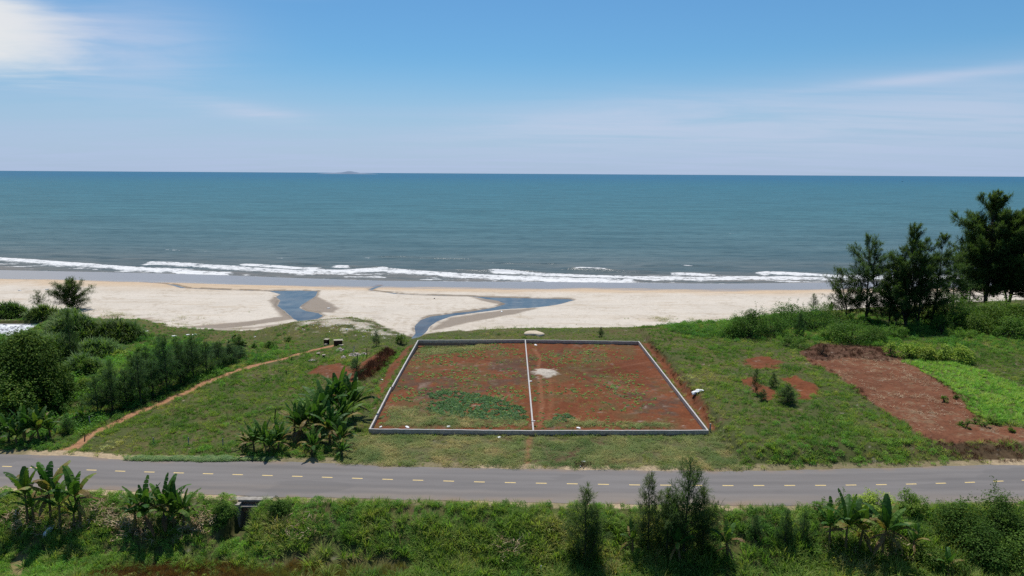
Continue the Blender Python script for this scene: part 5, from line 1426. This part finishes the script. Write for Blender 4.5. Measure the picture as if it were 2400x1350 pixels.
stain_wall()
M_MORTAR = simple_mat('pale_mortar', (.36, .34, .32), (.46, .44, .42), 4.0, .9, .2, .2)
M_OLDC = simple_mat('weathered_concrete', (.20, .18, .155), (.33, .30, .26), 2.5, .9, .4, .2)
M_SACK = simple_mat('white_woven_plastic', (.70, .70, .69), (.82, .82, .81), 8.0, .6, .4, .3)
M_GSACK = simple_mat('grey_plastic', (.42, .45, .48), (.62, .65, .68), 8.0, .45, .4, .4)
M_WOOD = simple_mat('dark_weathered_wood', (.035, .028, .022), (.075, .06, .048), 8.0, .9, .5, .1)
M_CRATE = simple_mat('dark_brown_boards', (.04, .022, .014), (.085, .045, .028), 5.0, .85, .4, .1)
M_LID = simple_mat('sun_bleached_boards', (.27, .24, .18), (.38, .34, .26), 5.0, .85, .3, .1)
M_RUB = simple_mat('rubble_chunks', (.30, .24, .21), (.52, .45, .41), 3.0, .9, .4, .2)
M_SANDP = simple_mat('heaped_sand', (.46, .38, .28), (.56, .47, .36), 6.0, .95, .4, .1)
M_FALL = simple_mat('white_water', (.55, .58, .60), (.86, .86, .86), 1.6, .5, .6, .3)
M_ISLE = simple_mat('haze_tinted_rock', (.16, .21, .28), (.19, .24, .31), .002, .95, 0, 0)  # distance haze is put into the island's base colour as pale blue-grey
M_BOAT = simple_mat('boat_paint', (.03, .06, .10), (.04, .07, .11), .3, .6, 0, .3)


def boxq(x0, x1, y0, y1, z0, z1):
    p = [(x0, y0, z0), (x1, y0, z0), (x1, y1, z0), (x0, y1, z0), (x0, y0, z1), (x1, y0, z1), (x1, y1, z1), (x0, y1, z1)]
    return [[p[i] for i in f] for f in ((0, 3, 2, 1), (4, 5, 6, 7), (0, 1, 5, 4), (1, 2, 6, 5), (2, 3, 7, 6), (3, 0, 4, 7))]


def boxes_mesh(name, boxes, mat, parent=None, bev=.0):
    q = Q()
    for b in boxes: q.add(boxq(*b), .5)
    o = q.build(name, mat, parent)
    if bev:
        w = o.modifiers.new('w', 'WELD'); w.merge_threshold = .0005
        m_ = o.modifiers.new('b', 'BEVEL'); m_.width = bev; m_.segments = 2
    return o


def bar(a, b, hw, z0, z1, jag=0.0, seed=0, n=1):
    """upright slab from a to b in plan, half width hw, cut in n pieces with a slightly uneven top"""
    rs = np.random.default_rng(seed)
    a, b = np.array(a, float), np.array(b, float); d = unit(b - a); nrm = np.array([-d[1], d[0]]) * hw
    t = np.linspace(0, 1, n + 1); c = a + (b - a) * t[:, None]; zt = z1 + rs.normal(0, 1, n + 1) * jag
    L, R = c + nrm, c - nrm
    out = []
    P = lambda xy, z: (xy[0], xy[1], z)
    for k in range(n):
        out += [[P(R[k], z0), P(R[k + 1], z0), P(R[k + 1], zt[k + 1]), P(R[k], zt[k])], [P(L[k + 1], z0), P(L[k], z0), P(L[k], zt[k]), P(L[k + 1], zt[k + 1])], [P(R[k], zt[k]), P(R[k + 1], zt[k + 1]), P(L[k + 1], zt[k + 1]), P(L[k], zt[k])]]
    out += [[P(L[0], z0), P(R[0], z0), P(R[0], zt[0]), P(L[0], zt[0])], [P(R[n], z0), P(L[n], z0), P(L[n], zt[n]), P(R[n], zt[n])]]
    return out


def build_wall():
    zt = .62
    pt = lambda u, v: at_z(u, v, zt)
    FL, FM, FR = pt(866, 1005), pt(1250, 1009), pt(1659, 1008); BL, BM, BR = pt(980, 797), pt(1231, 796), pt(1497, 800)
    LJ, LJ2 = pt(916, 907), pt(919, 906)
    root = empty('perimeter_wall', (FM[0], FM[1], 0), 'low grey concrete wall around the red soil plot with a dividing wall', 'wall')
    o = np.array([FM[0], FM[1]])
    hw = .085
    segs = [('wall_panel', FL + [-hw, 0], FM - [hw, 0]), ('wall_panel', FM + [hw + .02, 0.03], FR + [hw, 0]), ('wall_panel', BL + [-hw, 0], BM - [hw, 0]), ('wall_panel', BM + [hw, 0], BR + [hw, 0]),
            ('wall_panel', FL + [0, hw], LJ), ('wall_panel', LJ2, BL - [0, hw]), ('wall_panel', FR + [0, hw], BR - [0, hw]), ('wall_panel', FM + [0, -hw], BM + [0, hw])]
    for i, (nm, a, b) in enumerate(segs):
        ex = .05 if i == 4 else 0
        q = Q(); q.add(np.array(bar(a - o, b - o, hw, -.4, zt - .04 - ex, 0, i, 12)), .5); w = q.build(nm, M_CONC, root)
        q = Q(); q.add(np.array(bar(a - o + unit(b - a) * .003, b - o - unit(b - a) * .003, hw + .006, zt - .04 - ex, zt - ex, .011, 30 + i, 30)), .5); q.build('coping', M_MORTAR, w)
    P = hit(1664, 1012)
    q = Q(); q.add(np.array(boxq(-.07, .07, -.07, .07, -.2, .95)), .5); q.add(np.array(boxq(-.09, .09, -.09, .09, .95, 1.0)), .5)
    st = empty('concrete_post', P, 'short pale concrete post at the near right corner of the wall', 'post')
    q.build('shaft', M_OLDC, st)
    # little stub of poured mortar on the dividing wall
    for u, v, lab in ((1246, 987, 'small mortar lump on top of the dividing wall near the road end'),):
        a = pt(u, v) - o
        bo = boxes_mesh('mortar_lump', [(a[0] - .05, a[0] + .45, a[1] - .12, a[1] + .12, zt + .002, zt + .07)], M_MORTAR, root, .03)


build_wall()


def build_posts():
    g = 'thin weathered fence posts in the meadow'
    for i, (u, v, hpx, lab) in enumerate(((360, 1040, 12, 'fence post in the meadow nearest the road, left of three'), (442, 1044, 17, 'fence post in the meadow, middle of three near the road'), (523, 1046, 17, 'fence post in the meadow, right of three, before the banana clump'), (643, 985, 26, 'taller leaning fence post behind the separate banana clump'), (212, 1000, 22, 'pale fence post beside the lone banana plant'), (110, 1036, 12, 'short fence post in the grass at left above the road'), (198, 1034, 10, 'stub of a fence post beside the start of the dirt path'), (860, 838, 19, 'dark fence post beside the rubble, nearer the plot'), (839, 851, 19, 'dark fence post at the edge of the red soil'), (684, 847, 8, 'short dark post beside the dirt path'), (672, 880, 10, 'dark post in the grass below the path'), (619, 896, 8, 'small dark stake in the meadow'))):
        P = hit(u, v); h = px_w(P, hpx) * 1.03 + .1
        q = Q(); rs = np.random.default_rng(i); ln = rs.normal(0, .05, 2) + (np.array([.22, .0]) if i == 3 else 0)
        q.add(tube(np.array([[0, 0, -.2], [ln[0] * .5, ln[1] * .5, h * .5], [ln[0], ln[1], h], [ln[0], ln[1], h + .01]]), [.07, .065, .06, .005], 7), .5)
        o = q.build('fence_post', M_OLDC if i in (0, 1, 2, 4) else M_WOOD)
        o.location = P; tag(o, lab, 'post', g)
    P = hit(1267, 1342); q = Q(); q.add(tube(np.array([[0, 0, -.2], [0, 0, .3], [.02, 0, .62], [.02, 0, .63]]), [.055, .055, .05, .005], 8), .5)
    o = q.build('marker_post', M_SACK); o.location = P; tag(o, 'short white marker post in the weeds at the bottom edge', 'post')


build_posts()


def lumpy(name, rx, ry, rz, mat, seed, amp=.35, sub=3, flat=True):
    bm_ = __import__('bmesh').new(); __import__('bmesh').ops.create_icosphere(bm_, subdivisions=sub, radius=1)
    rs = np.random.default_rng(seed); f = rs.normal(0, 1.6, (6, 3)); ph = rs.uniform(0, 6, 6)
    for v in bm_.verts:
        k = 1 + amp * sum(math.sin(f[i] @ np.array(v.co) * 1.5 + ph[i]) for i in range(6)) / 6 * 1.6
        v.co = Vector((v.co.x * k * rx, v.co.y * k * ry, (max(v.co.z, -.35) if flat else v.co.z) * k * rz))
    me = bpy.data.meshes.new(name); bm_.to_mesh(me); bm_.free(); me.materials.append(mat)
    for p in me.polygons: p.use_smooth = True
    o = bpy.data.objects.new(name, me); col.objects.link(o)
    return o


def build_small_things():
    # white sacking on the bank right of the plot
    P = hit(1634, 922); o = empty('sack_bundle', P, 'white woven sacks heaped on the bank right of the plot', 'sack')
    for i, (dx, dz, rx, rz_, ro) in enumerate(((-.36, .14, .42, .19, -.5), (.04, .33, .42, .2, -.35), (.46, .40, .40, .17, .05))):
        s = lumpy('sack', rx, .38, rz_, M_SACK, 20 + i, .3, 3, False); s.parent = o; s.location = (dx, 0, dz); s.rotation_euler = (0, ro, .2)
    P = hit(116, 1250); s = lumpy('plastic_sack', .55, .26, .2, M_GSACK, 31, .25, 3, False); s.location = P + [0, 0, .25]; s.rotation_euler = (.2, -.5, 1.1)
    tag(s, 'shiny grey plastic sack lying on the grass below the left banana plants', 'sack')
    # sand heap behind the far wall, rubble, boxes at the path end
    P = hit(1253, 784); s = lumpy('sand_heap', px_w(P, 19), 1.6, .75, M_SANDP, 41, .3, 4); s.location = P; tag(s, 'pale sand heap on the grass behind the far wall', 'heap')
    for u, v, wpx, n, lab, sd_ in ((832, 834, 30, 90, 'heap of pinkish white broken rubble beside the fence post', 51), (798, 822, 16, 40, 'smaller pinkish rubble heap left of the large one', 52), (806, 840, 12, 24, 'low grey rubble heap in the grass before the large one', 54), (852, 832, 14, 26, 'pale rubble heap right behind the dark fence post', 55), (732, 848, 14, 26, 'grey stone heap in the grass right of the dirt path', 53)):
        P = hit(u, v); rs = np.random.default_rng(sd_); q = Q(); w = px_w(P, wpx) * .5
        for k in range(n):
            r = w * math.sqrt(rs.uniform()); a = rs.uniform(0, 6.283); s_ = rs.uniform(.08, .24)
            b = np.array(boxq(-s_, s_, -s_ * rs.uniform(.4, 1), s_ * .7, -s_ * .4, s_ * .5)).reshape(-1, 3)
            R = np.linalg.qr(rs.normal(size=(3, 3)))[0]
            b = b @ R.T + np.array([r * math.cos(a), r * math.sin(a) * .8, max(.05, .5 * (1 - r / w)) * rs.uniform(.4, 1)])
            q.add(b.reshape(-1, 4, 3), .5)
        o = q.build('rubble_heap', M_RUB if sd_ != 53 else M_OLDC); o.location = P; tag(o, lab, 'rubble', 'rubble heaps beside the red soil')
    P = hit(829, 832); q = Q(); q.add(tube(np.array([[-.3, 0, .2], [.0, 0, .6], [.1, 0, 1.2], [.15, 0, 1.65]]), [.07, .09, .08, .06], 6), .5); o = q.build('dead_branch', M_RUB); o.location = P; tag(o, 'bleached dead branch sticking up from the large rubble heap', 'branch')
    g = 'dark boxes at the end of the dirt path'
    for u, v, w, h, dep, ro, lab in ((766, 807, .75, .95, .8, -.25, 'dark narrow wooden box at the left of the path end'), (793, 809, 1.5, .95, 1.0, .18, 'dark open-ended wooden box at the right of the path end')):
        P = hit(u, v); r = empty('wooden_box', P, lab, 'box', g, ro)
        t = .06
        boxes_mesh('shell', [(-w / 2, w / 2 - t, -dep / 2, -dep / 2 + t, 0, h), (-w / 2, w / 2 - t, dep / 2 - t, dep / 2, 0, h), (-w / 2, -w / 2 + t, -dep / 2 + t, dep / 2 - t, 0, h), (-w / 2 + t, w / 2 - t, -dep / 2 + t, dep / 2 - t, .02, .08)], M_CRATE, r)
        boxes_mesh('lid', [(-w / 2 - .05, w / 2 + .05, -dep / 2 - .05, dep / 2 + .05, h + .002, h + .05)], M_LID, r)
        boxes_mesh('step', [(w * .1, w * .62, -dep / 2 - .75, -dep / 2 - .03, .04, .3)], M_LID, r)
    for u, v, lab in ((746, 834, 'left of two squat blocks with pale tops in the grass by the path'), (759, 838, 'right of two squat blocks with pale tops in the grass by the path')):
        P = hit(u, v); r = empty('concrete_block', P, lab, 'block', 'squat blocks by the path', .3)
        boxes_mesh('block_body', [(-.22, .22, -.22, .22, -.1, .42)], M_WOOD, r); boxes_mesh('block_top', [(-.26, .26, -.26, .26, .422, .5)], M_LID, r)
    # litter that can be told apart, and a fine scatter near the beach
    g = 'scraps of white plastic litter'
    lits = [(1052, 1001, .30, 'white scrap lying inside the near wall, middle of three'), (893, 1001, .26, 'white scrap in the near left corner of the plot'), (955, 1002, .28, 'white scrap inside the near wall, between the corner and the middle one'), (1170, 1026, .28, 'white bag scrap on the cut grass before the near wall'), (1356, 1004, .3, 'white scrap inside the near wall of the right half'), (1367, 1083, .28, 'white scrap on the dark trash patch by the road'), (1361, 1093, .14, 'small white scrap at the road side of the dark trash patch'),
            (408, 788, .5, 'largest white scrap on the wet green hollow at left'), (344, 777, .35, 'white scrap beside the rounded end of the strap-leaved thicket'), (302, 795, .55, 'long white scrap at the foot of the strap-leaved thicket'), (440, 785, .3, 'left one of the small scraps on the wet hollow'), (452, 785, .3, 'second of the small scraps on the wet hollow'), (458, 784, .3, 'third of the small scraps on the wet hollow'), (597, 790, .3, 'white scrap on the grass right of the screw pine'), (813, 772, .35, 'white scrap on the grass before the litter strip'), (672, 690, .4, 'white scrap floating in the left stream'), (701, 715, .4, 'white scrap on the bank of the left stream'), (770, 723, .4, 'white scrap on the wet sand right of the left stream'), (1176, 731, .4, 'white scrap on the wet sand below the right stream'), (46, 681, .5, 'dull scrap on the far left sand, left one'), (110, 679, .5, 'white scrap on the far left sand, right one'), (1018, 700, .35, 'dark speck on the sand between the streams'), (1244, 894, .25, 'white scrap against the dividing wall'), (1256, 809, .4, 'pale plank scrap at the far end of the dividing wall'), (895, 891, .22, 'white scrap in the ditch left of the plot'), (831, 893, .25, 'white bag on the red soil behind the banana clump'), (0, 0, 0, '')]
    for i, (u, v, s_, lab) in enumerate(lits):
        if not lab: continue
        P = hit(u, v); o = lumpy('plastic_scrap', s_, s_ * .6, s_ * .32, M_SACK if 'dark' not in lab[:5] else M_WOOD, 600 + i, .6, 2); o.location = P + [0, 0, .04]; o.rotation_euler = (0, 0, i * 1.3); tag(o, lab, 'litter', g)
    P = hit(1366, 1091); rs = np.random.default_rng(8); q = Q(); m_ = 220
    q.add(leafquads(np.stack([rs.normal(0, .55, m_), rs.normal(0, .35, m_), rs.uniform(.02, .3, m_)], -1), unit(rs.normal(0, .6, (m_, 3)) + [0, 0, 1]), rs.uniform(.08, .2, m_), .6, rs), rs.uniform(0, .5, m_))
    o = q.build('trash_pile', M_DEADB); o.location = P; tag(o, 'dark heap of rotting leaves and trash beside the road', 'trash pile')
    q = Q(); rs = np.random.default_rng(9); L = hits([(735, 765), (770, 755), (830, 762), (880, 775), (895, 785)])
    pts = []
    while len(pts) < 220:
        k = rs.integers(0, 4); f = rs.uniform(); p = L[k] * (1 - f) + L[k + 1] * f + rs.normal(0, 1, 2) * np.array([3.0, 3.5]); pts.append(p)
    pts = np.array(pts); C = np.stack([pts[:, 0], pts[:, 1], H(pts[:, 0], pts[:, 1]) + .12], -1)
    q.add(leafquads(C, unit(rs.normal(0, .5, C.shape) + [0, 0, 1]), rs.uniform(.10, .26, len(C)), .7, rs), .9)
    q.v = [v_ + np.float32(0) for v_ in q.v]
    o = q.build('fine_litter', M_SACK); o['kind'] = 'stuff'
    # driftwood lines on the sand
    g = 'dark drift lines on the sand'


build_small_things()


def build_culvert():
    # concrete culvert under the road with its dark barrel
    x0 = -24.1; ye = float(road_s(np.array([x0]))[0])
    r = empty('culvert', (x0, ye, 0), 'concrete culvert with a dark opening under the road edge', 'culvert')
    boxes_mesh('deck_edge', [(-1.9, 1.9, -.95, -.25, -.16, .006)], M_OLDC, r, .02)
    boxes_mesh('head_beam', [(-1.05, 1.05, -1.25, -.78, -.62, -.50)], M_OLDC, r, .015)
    boxes_mesh('side_wall', [(-1.3, -.85, -1.6, -.3, -3.0, -.18)], M_OLDC, r, .02)
    boxes_mesh('side_wall', [(.85, 1.3, -1.6, -.3, -3.0, -.18)], M_OLDC, r, .02)
    boxes_mesh('head_wall', [(-.846, .846, -.72, -.35, -1.3, -.17)], M_CONC, r)


build_culvert()


def build_weir():
    A, B = WEIR_A.copy(), WEIR_B.copy(); B[1] = A[1]
    c = (A + B) / 2
    r = empty('weir', (c[0], c[1], -1.0), 'small concrete weir with white water spilling over it at the left edge', 'weir')
    q = Q(); q.add(np.array(bar(A - c, B - c, .35, -2.5, -.02, .0, 3, 8)), .5); q.build('sill', M_OLDC, r)
    # falling water: a wavy sloping sheet in front of the sill
    d = unit(B - A); nrm = np.array([d[1], -d[0]]); L = np.linalg.norm(B - A); n, k = 120, 12
    V = []
    rs = np.random.default_rng(2); wob = fbm(np.linspace(0, L, n), np.zeros(n), .6, 5)
    for j in range(k + 1):
        t = j / k
        for i in range(n):
            xy = A - c + d * L * i / (n - 1) + nrm * (.37 + 3.4 * t ** .8 + (wob[i] - .5) * .5 * t)
            V.append((xy[0], xy[1], -.12 - 1.6 * t ** 1.2 + .08 * math.sin(i * 1.7 + j) * t))
    F = np.array([(j * n + i, j * n + i + 1, (j + 1) * n + i + 1, (j + 1) * n + i) for j in range(k) for i in range(n - 1)])
    mt, N, out = new_mat('spilling_water'); pos = N.new('ShaderNodeNewGeometry').outputs['Position']
    p = N.new('ShaderNodeBsdfPrincipled'); p.inputs['Roughness'].default_value = .4
    nz = N.noise(N.mapping(pos, (1.6, 1.6, .35)), 1.0, 5, .65)
    N.l.new(N.mixc(N.step(nz, .36, .56), C4((.14, .14, .15)), C4((.80, .80, .80))), p.inputs['Base Color']); N.l.new(p.outputs[0], out.inputs[0])
    mesh_np('spilling_water', np.array(V), F, mt, None, True, r)


build_weir()


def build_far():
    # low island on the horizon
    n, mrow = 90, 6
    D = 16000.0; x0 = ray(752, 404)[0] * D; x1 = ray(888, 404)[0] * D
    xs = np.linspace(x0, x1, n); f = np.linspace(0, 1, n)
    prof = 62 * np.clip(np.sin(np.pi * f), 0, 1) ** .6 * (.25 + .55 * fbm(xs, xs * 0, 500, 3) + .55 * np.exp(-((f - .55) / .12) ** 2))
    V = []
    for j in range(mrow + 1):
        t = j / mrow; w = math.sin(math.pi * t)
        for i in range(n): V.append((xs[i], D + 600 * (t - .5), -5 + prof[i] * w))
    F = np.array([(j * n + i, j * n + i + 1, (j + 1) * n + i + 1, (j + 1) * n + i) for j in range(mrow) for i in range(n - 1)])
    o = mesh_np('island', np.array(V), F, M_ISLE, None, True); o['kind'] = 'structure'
    # fishing boat far out
    P = at_z(2115, 426, -4.0); L = 9.0
    r = empty('fishing_boat', (P[0], P[1], -4.0), 'tiny dark fishing boat far out near the horizon', 'boat')
    q = Q(); st = np.linspace(0, 1, 9); sec = []
    for t in st:
        w = 1.3 * math.sin(math.pi * min(1, t * .75 + .22)) ** .7; zz = 1.0 + 1.2 * (t - .45) ** 2 * 2
        x = (t - .5) * L; sec.append([(x, -w, zz), (x * .96, -w * .6, -.3), (x * .96, w * .6, -.3), (x, w, zz)])
    for a, b in zip(sec[:-1], sec[1:]):
        for k in range(3): q.add([[a[k], b[k], b[k + 1], a[k + 1]]], .5)
        q.add([[a[3], b[3], b[0], a[0]]], .5)
    q.build('hull', M_BOAT, r); boxes_mesh('cabin', [(-3.2, -.8, -.8, .8, 1.2, 3.0)], M_BOAT, r, .1)


build_far()
